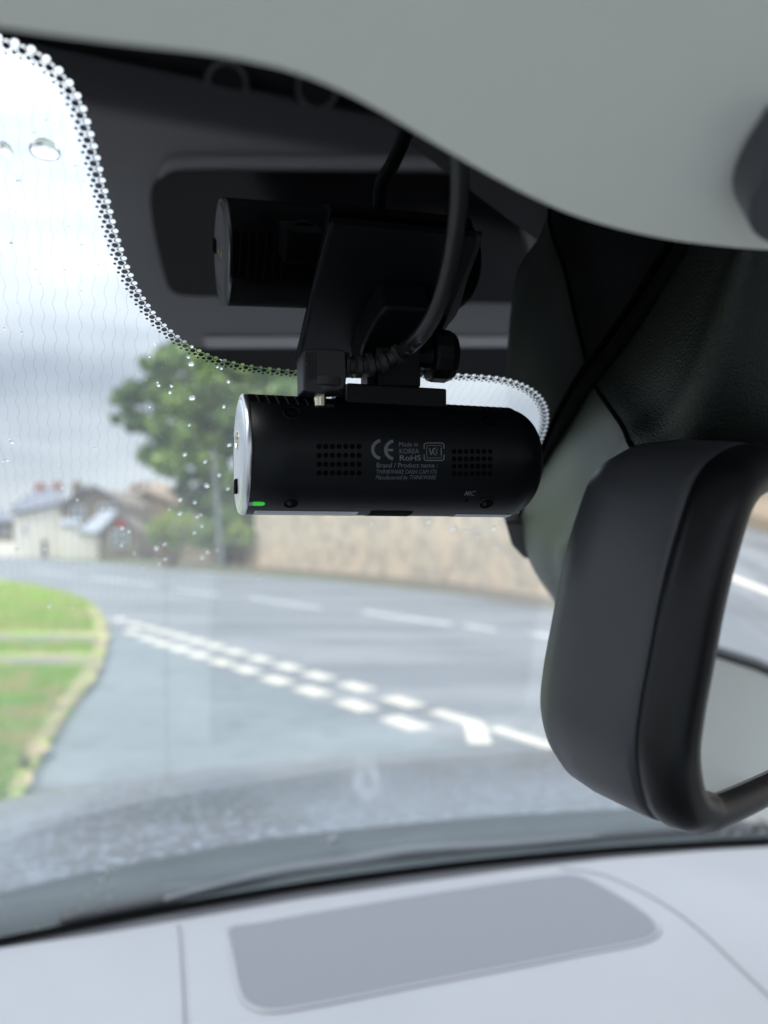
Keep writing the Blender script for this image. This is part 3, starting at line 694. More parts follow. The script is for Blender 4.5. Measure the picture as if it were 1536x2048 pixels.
wp = [gnd(x,y,E.z-.415) for x,y in ((120,1842),(340,1795),(500,1760),(640,1732),(860,1706),(1100,1683),(1400,1660),(1650,1650))]
wi = obj('wiper', tube(crom(wp,5), .007, 10), 'wiper', car, smooth=True)
wa = [gnd(x,y,E.z-.40) for x,y in ((330,1800),(470,1762),(560,1742),(700,1722),(830,1700),(1000,1690),(1200,1672))]
obj('wiper_arm', tube(crom(wa,5), .006, 10, rf=lambda t: .003+.003*math.sin(t*3.1)), 'wiper_arm', wi, smooth=True)
nz1 = gnd(667,1684,E.z-.43); obj('washer_nozzle', lathe(nz1, UZ, [(0,.009),(.006,.008),(.009,.004)], 16), 'wiper_arm', cw)
# ================================================================== SUN VISOR
def vpl(px, py, k): d = ray(px, py); return E + d*(k/-(d.dot(GN)))
KV = .098
vo = [(-700,10),(-400,20),(-170,42),(0,66),(100,80),(250,99),(400,116),(500,133),(580,152),(660,181),(740,220),(820,266),(900,313),(980,358),(1060,400),(1140,435),(1230,463),(1330,485),(1430,498),(1560,508),(1800,512)]
P = crom([vpl(x,y,KV) for x,y in vo], 4) + [vpl(1800,-260,KV), vpl(-700,-260,KV)]
vis = empty('sun_visor', P[0], 'light grey fabric sun visor folded down across the top of the view', 'sun visor')
vb = obj('visor_panel', prism(P, -GN*.013), 'visor', vis, bevel=.0055)
for p in vb.data.polygons: p.use_smooth = True
co_ = crom([vpl(x,y,KV-.0005) for x,y in ((1560,195),(1508,250),(1474,310),(1462,360),(1472,400),(1505,424),(1560,436),(1640,420),(1660,260))], 4, True)
cl0 = obj('visor_clip', prism(co_, GN*.008), 'clip', vis, bevel=.003)
# ================================================================== DARK HOUSING BESIDE THE MIRROR FOOT
rowsA = [
 [(1440,380,None),(1452,390,.190),(1490,430,.178),(1530,470,.172),(1700,560,.19)],
 [(1380,470,None),(1395,482,.208),(1440,530,.192),(1495,580,.182),(1700,760,.20)],
 [(1292,608,None),(1308,625,.236),(1370,700,.212),(1445,780,.198),(1700,1000,.22)],
 [(1225,700,None),(1240,716,.258),(1305,800,.232),(1395,905,.212),(1700,1150,.235)],
 [(1178,760,None),(1190,776,.272),(1240,846,.245),(1320,960,.225),(1700,1300,.25)],
 [(1138,825,None),(1150,838,.290),(1205,910,.258),(1280,1020,.238),(1700,1380,.26)],
 [(1092,910,None),(1103,925,.312),(1160,990,.275),(1240,1080,.250),(1700,1450,.275)],
 [(1046,1010,None),(1056,1020,.345),(1115,1060,.305),(1210,1120,.270),(1700,1500,.29)],
 [(1040,1062,None),(1049,1072,.365),(1100,1110,.325),(1200,1160,.29),(1700,1540,.31)],
 [(1068,1140,None),(1075,1146,.385),(1115,1170,.35),(1210,1210,.315),(1700,1560,.33)],
 [(1120,1215,None),(1124,1218,.400),(1150,1230,.375),(1240,1250,.345),(1700,1580,.35)]]
gridP = []
for r_ in rowsA:
    q = [onglass(x, y, .0015) if d is None else pt(x, y, d) for x, y, d in r_]
    gridP.append(q)
cols = [crom([r_[k] for r_ in gridP], 6) for k in range(5)]
rr_ = [crom([c[i] for c in cols], 6) for i in range(len(cols[0]))]
for r_ in rr_:       # keep it on the inner side of the glass
    for p in r_:
        u, f = (p-E).dot(CR), (p-E).dot(CF); z = zg(u, f)+E.z-.0015
        if p.z > z: p.z = z
hous = empty('sensor_housing', gridP[4][0], 'large dark green-grey plastic housing on the windscreen between dash camera and mirror', 'sensor housing')
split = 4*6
M['cover_upper_shaded'] = mat('upper_cover_shaded_plastic', (.011,.015,.012), .42, spec=.35, bump=(1400, .8, .0005))  # near-black colour carries the shade that lies on the upper cover
up_ = obj('upper_cover', grid(rr_[:split+1]), 'cover_upper_shaded', hous, smooth=True)
lo_ = obj('lower_cover', grid(rr_[split:]), 'cover', hous, smooth=True)
sl2 = [p + (E-p).normalized()*.002 - CR*.0012 for p in cols[0][4:40]]
obj('edge_seal', tube(sl2, .0026, 10, rf=lambda t: .0026*min(1, (1-t)*4+.15)), 'hole', hous, smooth=True)
sm = [p + (E-p).normalized()*.0006 for p in rr_[split][3:26]]
obj('cover_seam', tube(sm, .0007, 8), 'hole', lo_)
obj('sensor_foot', prism([onglass(x,y,.001) for x,y in ((1004,1020),(1060,1020),(1070,1100),(1040,1092),(1018,1068))], GN*.006), 'black_soft', hous, bevel=.001)
# ================================================================== REAR VIEW MIRROR
MY, MT = R(47), R(9)
t_ = Vector((math.sin(MY), math.cos(MY), 0)); n0 = Vector((math.cos(MY), -math.sin(MY), 0))
mn = n0*math.cos(MT) - UZ*math.sin(MT); mv = n0*math.sin(MT) + UZ*math.cos(MT)
ML = pt(1297, 1300, .168) + mn*.0102
def sp(px, py):
    d = ray(px, py); p0 = ML - mn*.0102; p = E + d*((p0-E).dot(mn)/d.dot(mn)) - p0; return p.dot(t_), p.dot(mv)
oc = [sp(1386,960), sp(1350,1065), sp(1320,1180), sp(1297,1300), sp(1277,1410), sp(1268,1500), sp(1277,1575)]
a9, b9 = oc[-1]
oc += [(a9+.0065,b9-.0075),(a9+.016,b9-.0125),(a9+.035,b9-.0155),(.13,b9-.0170),(.215,b9-.0145),(.238,b9-.006),(.243,b9+.015),(.236,.02),(.226,.036),(.20,.044),(.12,.0475),(oc[0][0]+.042,.0480),(oc[0][0]+.022,.0475),(oc[0][0]+.0085,oc[0][1]+.0065)]
oc = crom([Vector((a,b,0)) for a,b in oc], 5, True)
def inset(P, d):
    n = len(P); out = []
    for i in range(n):
        t = (P[(i+1)%n]-P[i-1]).normalized(); out.append(P[i] + Vector((-t.y, t.x, 0))*d)
    return out
def msec(h, d): return [ML + t_*p.x + mv*p.y + mn*h for p in inset(oc, d)]
mirror = empty('rear_view_mirror', ML, 'black interior rear view mirror at the right edge reflecting the road', 'mirror')
def ringgrid(secs, cap=False):
    V, Fa = grid([msec(h,d) for h,d in secs], True)
    if cap: n = len(oc); Fa = Fa + [tuple(range((len(secs)-1)*n, len(secs)*n))]
    return V, Fa
obj('housing', ringgrid([(-.0102,.0012),(-.0108,.0002),(-.0125,0),(-.018,.0000),(-.027,.0003),(-.0335,.0014),(-.0380,.0040),(-.0405,.008),(-.0418,.013),(-.0425,.019)], True), 'mirror_shell', mirror, smooth=True)
bz = obj('bezel', ringgrid([(-.0104,.0016),(-.0098,.0004),(-.0075,.0),(-.0036,.0008),(-.0006,.0028),(.0010,.0055),(.0008,.0082),(-.0010,.0102),(-.0030,.0110)]), 'bezel', mirror, smooth=True)
gm = msec(-.0026, .0108); obj('mirror_glass', prism(gm, -mn*.002), 'silvered', mirror)
a0 = ML + t_*.12 - mn*.03; a1 = cp(.30,.30,zg(.30,.30)-.01)
obj('mirror_arm', tube(crom([a0, a0-mn*.02+UZ*.01, a1],5), .008, 16), 'bezel', mirror, smooth=True)
# ================================================================== DASH CAMERA
YAWC = R(16.5)
DX = Vector((math.cos(YAWC), math.sin(YAWC), 0)); DY = Vector((-math.sin(YAWC), math.cos(YAWC), 0)); DZ = UZ
CO = pt(487, 909, .2125); RC = .0165; LC = .0860
CP = lambda x, y, z: CO + DX*x + DY*y + DZ*z
def cmap(x, th, r=RC): return CP(x, -math.cos(th)*r, math.sin(th)*r)     # th = 0 faces the eye
def chit(px, py):                 # pixel -> (x, theta) on the camera barrel
    d = ray(px, py); o = E-CO; dy, dz, oy, oz = d.dot(DY), d.z, o.dot(DY), o.z
    a = dy*dy+dz*dz; b = oy*dy+oz*dz; c = oy*oy+oz*oz-RC*RC; q = b*b-a*c
    if q < 0: q = 0
    t = (-b-math.sqrt(q))/a; p = E+d*t-CO
    return p.dot(DX), math.atan2(p.z, -p.dot(DY))
def lplane(px, py, yl):           # pixel -> camera-local (x, z) on the plane local y = yl
    d = ray(px, py); o = E-CO; t = (yl-o.dot(DY))/d.dot(DY); p = E+d*t-CO; return p.dot(DX), p.z
dc = empty('dash_camera', CO, 'black cylindrical dash camera with a silver end cap hanging under the windscreen', 'dash camera')
prof = [(-.0001,.0160),(.0002,RC)] + [(x/1000, RC) for x in (10,20,30,40,50,60,70,75)] + [(.0764+.0096*math.sin(a), RC-.0078*(1-math.cos(a))) for a in [R(k) for k in range(6, 91, 6)]]
prof += [(LC+.0002, .006), (LC+.0002, .0005)]
body = obj('body', lathe(CO, DX, prof, 160), 'cam', dc, smooth=True)
# silver end cap
cap = obj('end_cap', lathe(CO, DX, [(.0004,.01655),(.0001,.01670),(-.0006,.0166),(-.0011,.0161),(-.0013,.0155),(-.0010,.0151)], 128, True, False), 'silver', dc, smooth=True)
obj('end_disc', lathe(CO, DX, [(-.0006,.0152),(-.0012,.0149),(-.0015,.0140),(-.0018,.009),(-.0019,.0003)], 128, False, True), 'silver', cap, smooth=True)
def epl(px, py, xl=-.0037):
    d = ray(px, py); o = E-CO; t = (xl-o.dot(DX))/d.dot(DX); p = E+d*t-CO; return p.dot(DY), p.z
def eprism(pl, h, nm, m, par=cap): 
    P = [CP(-.0036, *epl(x,y)) for x,y in pl]; return obj(nm, prism(P, -DX*h), m, par)
obj('card_slot', box(CP(-.0018,.0005,-.0088), .0012,.0042,.0040, DX, DY, DZ), 'hole', cap, bevel=.0003)
obj('reset_button', lathe(CP(-.0018,-.0010,.0036), -DX, [(0,.0026),(.0003,.0025),(.0004,.0020),(.0001,.0018)], 24, True, False), 'brass', cap)
for k in range(4): obj('disc_groove', tube([CP(-.00165+.00002*k,-.001-(.0125-.0009*k)*math.cos(R(a)), (.0125-.0009*k)*math.sin(R(a))) for a in range(150,215,5)], .00012, 5), 'plug', cap)
def ctext(body_, pl, pr, base, caph, m, nm, par, bold=0, shear=0, plane='cyl', rot=0, up=.0):
    cu = bpy.data.curves.new('t', 'FONT'); cu.body = body_; cu.size = 1; cu.shear = shear; cu.offset = bold; cu.resolution_u = 3
    to = bpy.data.objects.new('t', cu); col.objects.link(to); bpy.context.view_layer.update()
    me = bpy.data.meshes.new_from_object(to.evaluated_get(bpy.context.evaluated_depsgraph_get()))
    V = [v.co.copy() for v in me.vertices]; Fa = [tuple(p.vertices) for p in me.polygons]
    bpy.data.objects.remove(to); bpy.data.meshes.remove(me)
    x0, x1 = min(v.x for v in V), max(v.x for v in V)
    xa, ta = chit(pl, base); xb, tb = chit(pr, base); _, tc_ = chit((pl+pr)/2, base-caph)
    kx = (xb-xa)/(x1-x0); ch = max(v.y for v in V if True); ky = (tc_-(ta+tb)/2)/.70
    W = [cmap(xa+(v.x-x0)*kx, ta+(tb-ta)*(v.x-x0)/(x1-x0)+v.y*ky, RC+.00007) for v in V]
    return obj(nm, (W, Fa), m, par)
def cpatch(x, th, pts2, r, nm, m, par): # small flat patch following the barrel; pts2 = (dx, ds)
    return obj(nm, ([cmap(x+a, th+b/RC, r) for a, b in pts2], [tuple(range(len(pts2)))]), m, par)
def arc(cx, cy, r0, r1, a0, a1, n=16): 
    P = [(cx+r1*math.cos(R(a0+(a1-a0)*k/n)), cy+r1*math.sin(R(a0+(a1-a0)*k/n))) for k in range(n+1)]
    return P + [(cx+r0*math.cos(R(a1-(a1-a0)*k/n)), cy+r0*math.sin(R(a1-(a1-a0)*k/n))) for k in range(n+1)]
def pxshape(polys, nm, par, m='print'):
    V, Fa = [], []
    for pl in polys:
        n = len(pl)//2; i = len(V); V += [cmap(*chit(x,y), RC+.00007) for x, y in pl]
        Fa += [(i+k, i+k+1, i+2*n-2-k, i+2*n-1-k) for k in range(n-1)]
    return obj(nm, (V, Fa), m, par)
# printed marks
pr = pxshape([arc(763,899,14.5,21,100,262)], 'printed_mark', body)
pxshape([arc(789,900,14.5,21,100,262), [(769,897.5),(786,898),(786,902.5),(769,902)]], 'printed_mark', body)
for tx, a, b, y, h, bo, shr in (('Made in',798,836,893,9,0,0),('KOREA',799,838,907,9.5,.004,0),('RoHS',799,842,921,10.5,.02,0),('Brand / Product name :',753,875,935,9.5,.006,0),
                           ('THINKWARE DASH CAM F70',752,873,947.5,8.5,.0,0),('Manufactured by THINKWARE',751,872,958.5,8.5,.0,.15),('MIC',928,949,991,9.5,.01,.2),('DC-IN',630,668,815,6.5,.02,0)):
    ctext(tx, a, b, y, h, 'print', 'printed_text', body, bo, shr)
def rrect(cx, cy, w_, h_, r_, t):
    o_, i_ = [], []
    for q in range(4):
        sx, sy = ((1,1),(-1,1),(-1,-1),(1,-1))[q]
        for k in range(5):
            a = R(q*90+k*22.5); o_.append((cx+sx*(w_-r_)+r_*math.cos(a), cy+sy*(h_-r_)+r_*math.sin(a))); i_.append((cx+sx*(w_-r_)+(r_-t)*math.cos(a), cy+sy*(h_-r_)+(r_-t)*math.sin(a)))
    o_.append(o_[0]); i_.append(i_[0]); return o_ + i_[::-1]
pxshape([rrect(868,903.5,21,18.5,6,2.2), rrect(868,903.5,15.5,13,2.5,1.2)], 'printed_mark', body)
pxshape([[(857,896),(859.5,896),(863,910),(861,910)],[(866,896),(868,896),(863,910),(861,910)][:4], arc(873,903,6,8,95,265), arc(876,903,3,4.6,95,265), [(881,896),(883,896),(883,910),(881,910)]], 'printed_mark', body)
def cdisc(px, py, r, nm, m, par, rr=RC+.00008, n=20):
    x, th = chit(px, py); return cpatch(x, th, [(r*math.cos(2*math.pi*k/n), r*math.sin(2*math.pi*k/n)) for k in range(n)], rr, nm, m, par)
def cring(px, py, r, par, w_=.00022):
    x, th = chit(px, py); P = [cmap(x+r*math.cos(2*math.pi*k/24), th+r*math.sin(2*math.pi*k/24)/RC, RC) for k in range(25)]
    return obj('hole_rim', tube(P, w_, 6, False), 'cam', par, smooth=True)
for px, py in ((584,825),(582,1006),(973,1007),(978,842)):
    h_ = cdisc(px, py, .0022, 'screw_hole', 'hole', body); cring(px, py, .00225, h_) if py > 900 or px < 700 else None
cdisc(933, 1001, .0005, 'microphone_hole', 'hole', body)
for x0, x1, y0, y1 in ((638,718,893,946),(908,980,903,947)):
    V, Fa = [], []
    for i in range(7):
        for j in range(4):
            x, th = chit(x0+(x1-x0)*i/6, y0+(y1-y0)*j/3); k0 = len(V)
            V += [cmap(x+.00072*math.cos(2*math.pi*k/12), th+.00072*math.sin(2*math.pi*k/12)/RC, RC+.00008) for k in range(12)]; Fa.append(tuple(range(k0, k0+12)))
    obj('speaker_holes', (V, Fa), 'hole', body)
# led, barcode label, foot recess, right label
def strippatch(px0, px1, th0, th1, nm, m, par, r=RC+.0001, n=6, rounded=False, slant=0):
    xa = chit(px0, 1000)[0]; xb = chit(px1, 1000)[0]; rows = []
    for j in range(n+1):
        t = j/n; ins = (.0008*(abs(2*t-1)**3) if rounded else 0); rows.append([cmap(xa+ins+slant*t, th0+(th1-th0)*t, r), cmap(xb-ins+slant*t, th0+(th1-th0)*t, r)])
    return obj(nm, grid(rows), m, par)
thl = chit(515, 1007)[1]
strippatch(501, 531, thl-.055, thl+.055, 'status_light', 'led', body, RC+.00012, 8, True)
strippatch(496, 507, thl-.052, thl+.052, 'status_light_lens', 'led_clear', body, RC+.00016, 8, False)
tb_ = chit(620, 1021)[1]
lb = strippatch(514, 727, tb_-.9, tb_-.02, 'barcode_label', 'sticker', body, RC+.0001, 10)
V, Fa = [], []; xx = chit(522,1000)[0]; xe = chit(712,1000)[0]
while xx < xe:
    w_ = rnd.choice((.0002,.0002,.00035,.0005)); i = len(V)
    V += [cmap(xx, tb_-.08, RC+.00018), cmap(xx+w_, tb_-.08, RC+.00018), cmap(xx+w_, tb_-.5, RC+.00018), cmap(xx, tb_-.5, RC+.00018)]; Fa.append((i,i+1,i+2,i+3)); xx += w_ + rnd.choice((.00025,.0004,.0006))
obj('bars', (V, Fa), 'hole', lb)
strippatch(752, 838, tb_-.9, tb_+.03, 'foot_recess', 'hole', body, RC+.0001, 8, slant=-.0)
strippatch(930, 1045, tb_-.9, tb_-.09, 'rating_label', 'sticker', body, RC+.0001, 8)
# cooling slots along the top
for k in range(6):
    px = 508+k*19.5; x = chit(px, 815)[0]; V = []
    sl_ = [[cmap(x+a, R(52+j*6), RC+.0001) for a in (-.0011,.0011)] for j in range(9)]
    so = obj('cooling_slot', grid(sl_), 'hole', body)
    obj('slot_edge', tube([cmap(x+.0013+.0004*math.cos(j/8*3.14), R(50+j*6), RC) for j in range(9)], .00022, 6), 'plug', so, smooth=True)
for k in range(11):
    px = 900+k*13; x = chit(px, 830)[0]; so = obj('cooling_slot', grid([[cmap(x+a, R(62+j*5), RC+.0001) for a in (-.0007,.0007)] for j in range(8)]), 'hole', body)
    obj('slot_edge', tube([cmap(x+.0009, R(60+j*5), RC) for j in range(9)], .0002, 6), 'plug', so, smooth=True)
# bracket: slide block, neck, hinge knob, adhesive plate
x0 = lplane(692, 790, -.006)[0]; x1 = lplane(890, 790, -.006)[0]
zt_, zbk = lplane(790, 770, -.008)[1], .0140
obj('slide_block', box(CP((x0+x1)/2, .001, (zt_+zbk)/2), x1-x0, .017, zt_-zbk, DX, DY, DZ), 'cam', dc, bevel=.0006)
def lprism(pl, y0, y1, nm, m, par=dc, bev=.0006):
    P = [CP(*((lambda q: (q[0], y0, q[1]))(lplane(x, y, y0)))) for x, y in pl]; return obj(nm, prism(P, DY*(y1-y0)), m, par, bevel=bev)
lprism([(757,774),(757,735),(748,640),(752,598),(826,602),(838,640),(842,720),(842,774)], -.004, .007, 'neck', 'cam')
lprism([(735,774),(735,690),(742,640),(752,640),(752,774)], -.002, .006, 'neck_fin', 'cam')
lprism([(672,796),(674,772),(690,766),(706,770),(706,796)], -.003, .004, 'latch', 'cam')
kx0, kz0 = lplane(842, 706, 0); kx1, _ = lplane(862, 706, 0); kx2, _ = lplane(913, 706, 0)
kr = abs(lplane(880, 652, 0)[1]-lplane(880, 758, 0)[1])/2
V, Fa = lathe(CP(kx0, .002, kz0), DX, [(-.002,.0045),(kx1-kx0,.0045),(kx1-kx0,kr*.93),(kx1-kx0+.0006,kr),(kx2-kx0-.003,kr),(kx2-kx0-.0006,kr*.86),(kx2-kx0,kr*.5)], 14)
kn = obj('hinge_knob', (V, Fa), 'cam', dc, bevel=.0005)
def gpl(px, py, off):            # pixel -> plane parallel to the upper windscreen, off inside it
    d = ray(px, py); return E + d*((DG-off)/-(d.dot(GN)))
plp = crom([gpl(x,y,.0045) for x,y in ((664,462),(668,452),(680,449),(800,461),(940,474),(951,480),(951,492),(925,560),(893,640),(868,700),(850,745),(830,757),(740,757),(620,752),(603,742),(602,725),(622,640),(645,540))], 5, True)
plate = obj('adhesive_plate', prism(plp, -GN*.0025), 'cam', dc, bevel=.0006); 
pd = crom([gpl(x,y,.0018) for x,y in ((655,470),(662,452),(680,447),(800,457),(948,472),(962,482),(935,560),(915,625),(890,660),(850,735),(830,745),(740,747),(612,742),(594,733),(594,715),(612,640),(636,540))], 5, True)
obj('adhesive_pad', prism(pd, -GN*.0014), 'black_soft', dc)
wg = [(700,700),(715,640),(738,590),(760,560),(850,566),(856,600),(850,650),(842,700)]
obj('hinge_base', prism([gpl(x,y,.0045) for x,y in wg], GN*.010), 'cam', dc, bevel=.001)
lprism([(762,606),(820,610),(818,640),(764,636)], -.0048, -.004, 'clear_catch', 'screen', dc, 0)
ax_ = lplane(728, 692, .001); obj('hinge_screw', lathe(CP(ax_[0]-.001, .001, ax_[1]), DX, [(0,.0026),(.0014,.0026),(.0018,.0014)], 12), 'brass', dc)
# ================================================================== POWER CABLE
pc = empty('power_cable', CP(.02,0,.02), 'black power cable with a right-angled plug curving up behind the sun visor', 'cable')
lprism([(607,782),(606,712),(609,699),(622,696),(688,699),(692,706),(693,760),(688,778),(640,786)], -.0150, -.0055, 'plug_head', 'plug', pc, .0012)
YP = -.0105
px_, pz_ = lplane(640, 786, YP)
obj('plug_collar', lathe(CP(lplane(650,780,YP)[0], YP, lplane(650,767,YP)[1]), -UZ, [(-.001,.0056),(.0012,.0056),(.0016,.0050),(.0026,.0048),(.0029,.0042)], 32), 'plug', pc, smooth=False)
obj('plug_tip', lathe(CP(px_, YP, pz_+.001), -UZ, [(0,.0017),(.0046,.0017)], 24), 'brass', pc)
V = None; parts = []
for i in range(4):
    for j in range(9):
        a = lplane(612.5+i*6.2, 707+j*6.2, -.0151); c = CP(a[0], -.0150, a[1]); w_ = .00034
        Vv = [c+DX*w_+UZ*w_, c-DX*w_+UZ*w_, c-DX*w_-UZ*w_, c+DX*w_-UZ*w_, c-DY*.0004]; parts.append((Vv, [(0,1,4),(1,2,4),(2,3,4),(3,0,4)]))
obj('grip_pattern', join(*parts), 'plug', pc)
def lp3(px, py, yl): a = lplane(px, py, yl); return CP(a[0], yl, a[1])
sr = crom([lp3(688,730,-.0105), lp3(720,731,-.0105), lp3(760,725,-.011), lp3(800,706,-.0125), lp3(815,698,-.013)], 8)
obj('strain_relief', tube(sr, .003, 20, rf=lambda t: (.0036-.0010*t)*(1.0 if (t*6.0) % 1 < .55 else .68) if t > .04 else .0036), 'plug', pc, smooth=False, bevel=0)
cb = crom([lp3(770,722,-.0112), lp3(800,706,-.0125), pt(833,680,.1965), pt(862,640,.190), pt(884,590,.184), pt(902,520,.1765), pt(914,440,.168), pt(919,370,.160), pt(918,310,.153), pt(910,250,.146), pt(895,190,.141), pt(860,120,.137), pt(820,40,.133)], 10)
cbo = obj('cable', tube(cb, .00205, 20), 'cable', pc, smooth=True)
# lettering along the cable
def cabletext(txt, i0, step, size):
    cu = bpy.data.curves.new('t', 'FONT'); V, Fa = [], []; pos = i0
    for ch in txt:
        cu = bpy.data.curves.new('t', 'FONT'); cu.body = ch; cu.size = size; cu.offset = .00002
        to = bpy.data.objects.new('t', cu); col.objects.link(to); bpy.context.view_layer.update()
        me = bpy.data.meshes.new_from_object(to.evaluated_get(bpy.context.evaluated_depsgraph_get()))
        k = int(pos); c = cb[k].lerp(cb[k+1], pos-k); tdir = (cb[k]-cb[k+1]).normalized(); out_ = (E-c); out_ = (out_-tdir*out_.dot(tdir)).normalized()
        up2 = out_.cross(tdir); j = len(V)
        ang0 = .45
        for v in me.vertices:
            a = ang0 + (v.co.y-size*.35)/.0021; V.append(c + tdir*v.co.x + (out_*math.cos(a) + up2*math.sin(a))*.00212)
        Fa += [tuple(q+j for q in p.vertices) for p in me.polygons]
        bpy.data.objects.remove(to); bpy.data.meshes.remove(me); pos -= step
    obj('printed_text', (V, Fa), 'print', cbo)
cabletext('AWM', 23.0, 3.3, .0019)
cabletext('VW-1 COPARTNER', 78, 3.2, .0018) if False else cabletext('20276', 52, 3.4, .0017) if False else None
# ================================================================== RAINDROPS on the outer face of the glass
def dropmesh(uc, r1, r2, rot, h, nr=5, nsg=14, seed=0):
    r_ = random.Random(seed); V = []; base = -.0052
    ph = [r_.uniform(0,6.28) for _ in range(3)]
    for i in range(nr+1):
        a = (i/nr)*math.pi/2; rad = math.cos(a); hh = math.sin(a)
        for k in range(nsg):
            b = 2*math.pi*k/nsg; w_ = 1+.08*math.sin(2*b+ph[0])+.05*math.sin(3*b+ph[1])
            x, y = r1*rad*w_*math.cos(b), r2*rad*w_*math.sin(b)
            V.append(onws(Vector((uc.x+x*math.cos(rot)-y*math.sin(rot), uc.y+x*math.sin(rot)+y*math.cos(rot), 0)), base-h*hh))
    Fa = [(i*nsg+k, i*nsg+(k+1)%nsg, (i+1)*nsg+(k+1)%nsg, (i+1)*nsg+k) for i in range(nr) for k in range(nsg)]
    Fa.append(tuple(range(nsg-1,-1,-1)))
    return V, Fa
def drop(px, py, wpx, hpx, label, group=None, rot=0, h=.45, seed=0, big=False):
    c = uv(px, py); a = (uv(px+wpx/2, py)-c).length; b = (uv(px, py+hpx/2)-c).length
    o = obj('raindrop', dropmesh(c, a, b, rot, h*min(a,b), 8 if big else 5, 28 if big else 12, seed), 'water', None, smooth=True, loc=onws(c, -.0055)); return tag(o, label, 'raindrop', group)
drop(88, 331, 58, 46, 'largest raindrop, a clear oval bead high on the glass in front of the white sky', None, -.3, .55, 1, True)
drop(8, 331, 30, 30, 'second largest raindrop, cut by the picture edge beside the largest oval bead', None, 0, .5, 2, True)
SP = [(35,395,12,11),(94,275,14,8),(64,300,10,9),(20,518,8,10),(12,945,9,8),(22,910,11,9),(5,947,8,8),(384,755,14,9),(378,741,8,6),(386,720,7,6),(392,735,6,7),(459,789,8,7),(318,797,9,6),(344,798,8,6),(341,811,9,6),(386,822,14,10),(450,838,8,7),(300,839,7,5),(380,875,6,6),(461,914,9,7),(371,933,9,7),(412,947,8,7),(440,973,8,7),(458,1000,7,6),(415,994,12,9),(362,1022,10,8),(391,1027,8,6),(361,1049,10,8),(339,1041,5,5),(396,1055,8,6),(403,1051,6,5),(405,1074,8,6),(391,1086,8,7),(244,1078,9,7),(258,1084,8,6),(330,1109,9,6),(313,1117,12,8),(243,1112,7,6),(269,1127,5,5),(192,1132,6,5),(190,1146,7,5),(331,1138,9,7),(320,1147,7,6),(287,1153,6,5),(406,1135,9,7),(417,1124,8,6),(436,1120,6,5),(89,1120,6,5),(32,1121,7,6),(97,1233,9,6),(146,1234,7,6),(43,1235,5,5),(521,1173,9,8),(628,1147,6,6),(658,1147,6,5),(133,1018,6,5),(116,952,6,4),(123,999,7,5),(105,1014,5,4),(154,1023,6,5),(190,921,6,4),(911,1075,12,10),(992,1074,9,7),(862,1062,8,7),(935,1080,7,6),(748,1066,6,6),(1000,1110,9,8),(1040,1140,7,6),(907,1160,6,5),(842,1131,6,5),(960,1090,6,6),(163,520,5,5),(55,160,7,5),(40,190,9,4),(150,365,8,8),(171,369,7,6),(165,395,5,5),(92,407,6,5),(162,612,6,5),(136,485,5,5),(46,490,6,6),(70,570,5,5),(78,598,4,4),(128,570,6,5),(7,686,6,6),(42,694,5,5),(335,695,6,5),(311,716,6,5),(300,740,5,5),(316,791,5,5),(445,745,7,6),(437,760,6,5),(445,763,7,5),(488,742,6,6)]
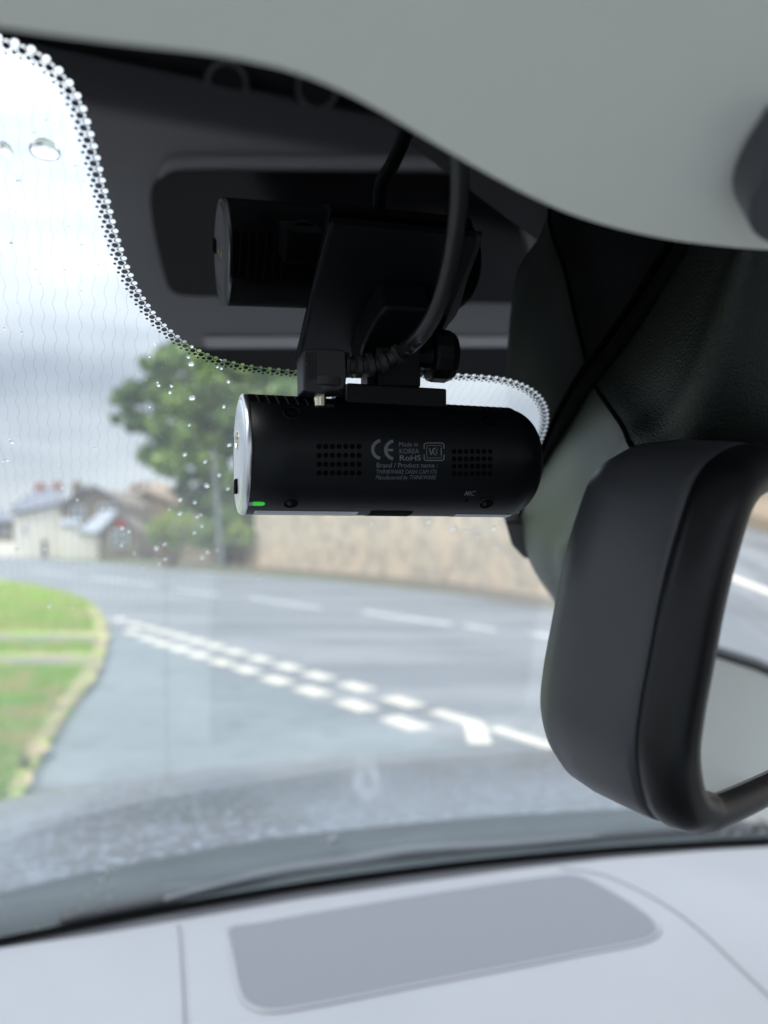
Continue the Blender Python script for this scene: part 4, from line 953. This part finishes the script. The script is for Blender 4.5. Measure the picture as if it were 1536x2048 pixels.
for i, (x, y, a, b) in enumerate(SP):
    sz = 'tiny' if a*b < 36 else ('small' if a*b < 66 else 'larger')
    if y < 250: wh = 'near the dotted black band at the top, in front of white sky'
    elif y < 450: wh = 'just below the big oval bead, in front of white sky'
    elif y < 650 and x < 200: wh = 'on the glass crossed by fine wires, in front of pale cloud'
    elif y < 720: wh = 'right under the curve of the dotted black band, by the tree top'
    elif x < 60 and y < 1000: wh = 'at the picture edge, in front of grey cloud above the far house'
    elif y < 1000 and x < 200: wh = 'in front of the sky around the chimneys'
    elif y < 780: wh = 'in front of the upper part of the tree crown'
    elif y < 860: wh = 'in front of the middle of the tree crown'
    elif y < 960: wh = 'in front of the lower part of the tree crown'
    elif y < 1062 and x > 600: wh = 'in front of the tall stone wall just below the dash camera'
    elif x > 800: wh = 'in front of the stone wall near the plastic housing'
    elif x > 480: wh = 'in front of the foot of the stone wall'
    elif y < 1062 and x > 280: wh = 'in front of the rounded bright green bush'
    elif y < 1100 and x > 280: wh = 'in front of the plants on the garden wall'
    elif y < 1120 and x > 200: wh = 'in front of the stone porch'
    elif y < 1120: wh = 'in front of the white house'
    elif x > 380: wh = 'in front of the far kerb left of the tall wall'
    elif y < 1200: wh = 'in front of the road before the houses'
    else: wh = 'in front of the grass verge'
    lab = '%s raindrop %s' % (sz, wh)
    if y > 1100 and x > 600: a, b = a*.8, b*.8
    a *= .88; b *= .88
    drop(x, y, a, b, lab, 'raindrops scattered on the windscreen', rnd.uniform(-.5,.5), .6, i+10)
for i, (x, y) in enumerate(((232,1745),(214,1753),(204,1766),(228,1771),(196,1783),(175,1796),(218,1801),(165,1822),(203,1827),(147,1833),(140,1851),(120,1858),(72,1865))):
    drop(x, y, 13, 9, 'blurred bright raindrop in the slanting trail low on the glass above the dashboard', 'raindrops in a slanting trail low on the glass', 0, .6, i+400)
for i, (x, y) in enumerate(((1425,1680),(1452,1670),(1480,1672),(1502,1664),(1524,1652),(1530,1668),(1410,1690))):
    drop(x, y, 13, 9, 'blurred bright raindrop low on the glass below the mirror housing', 'raindrops low on the glass below the mirror', 0, .6, i+500)
# fine dried specks
sV, sF = [], []
r2 = random.Random(11)
for _ in range(420):
    x = r2.choice((r2.uniform(0,1100), r2.gauss(420,110))); y = r2.choice((r2.uniform(60,1250), r2.gauss(850,120)))
    g_ = ghit(x, y)
    if not g_: continue
    c = uv(x, y); r_ = r2.uniform(.00008,.00022); i = len(sV); sV += [onws(q, -.0052) for q in circ(c, r_, 6)]; sF.append(tuple(range(i, i+6)))
M['speck'] = mat('dried_speck', (.8,.82,.85), .7)
tag(obj('water_specks', (sV, sF), 'speck', loc=sV[0]), kind='stuff')
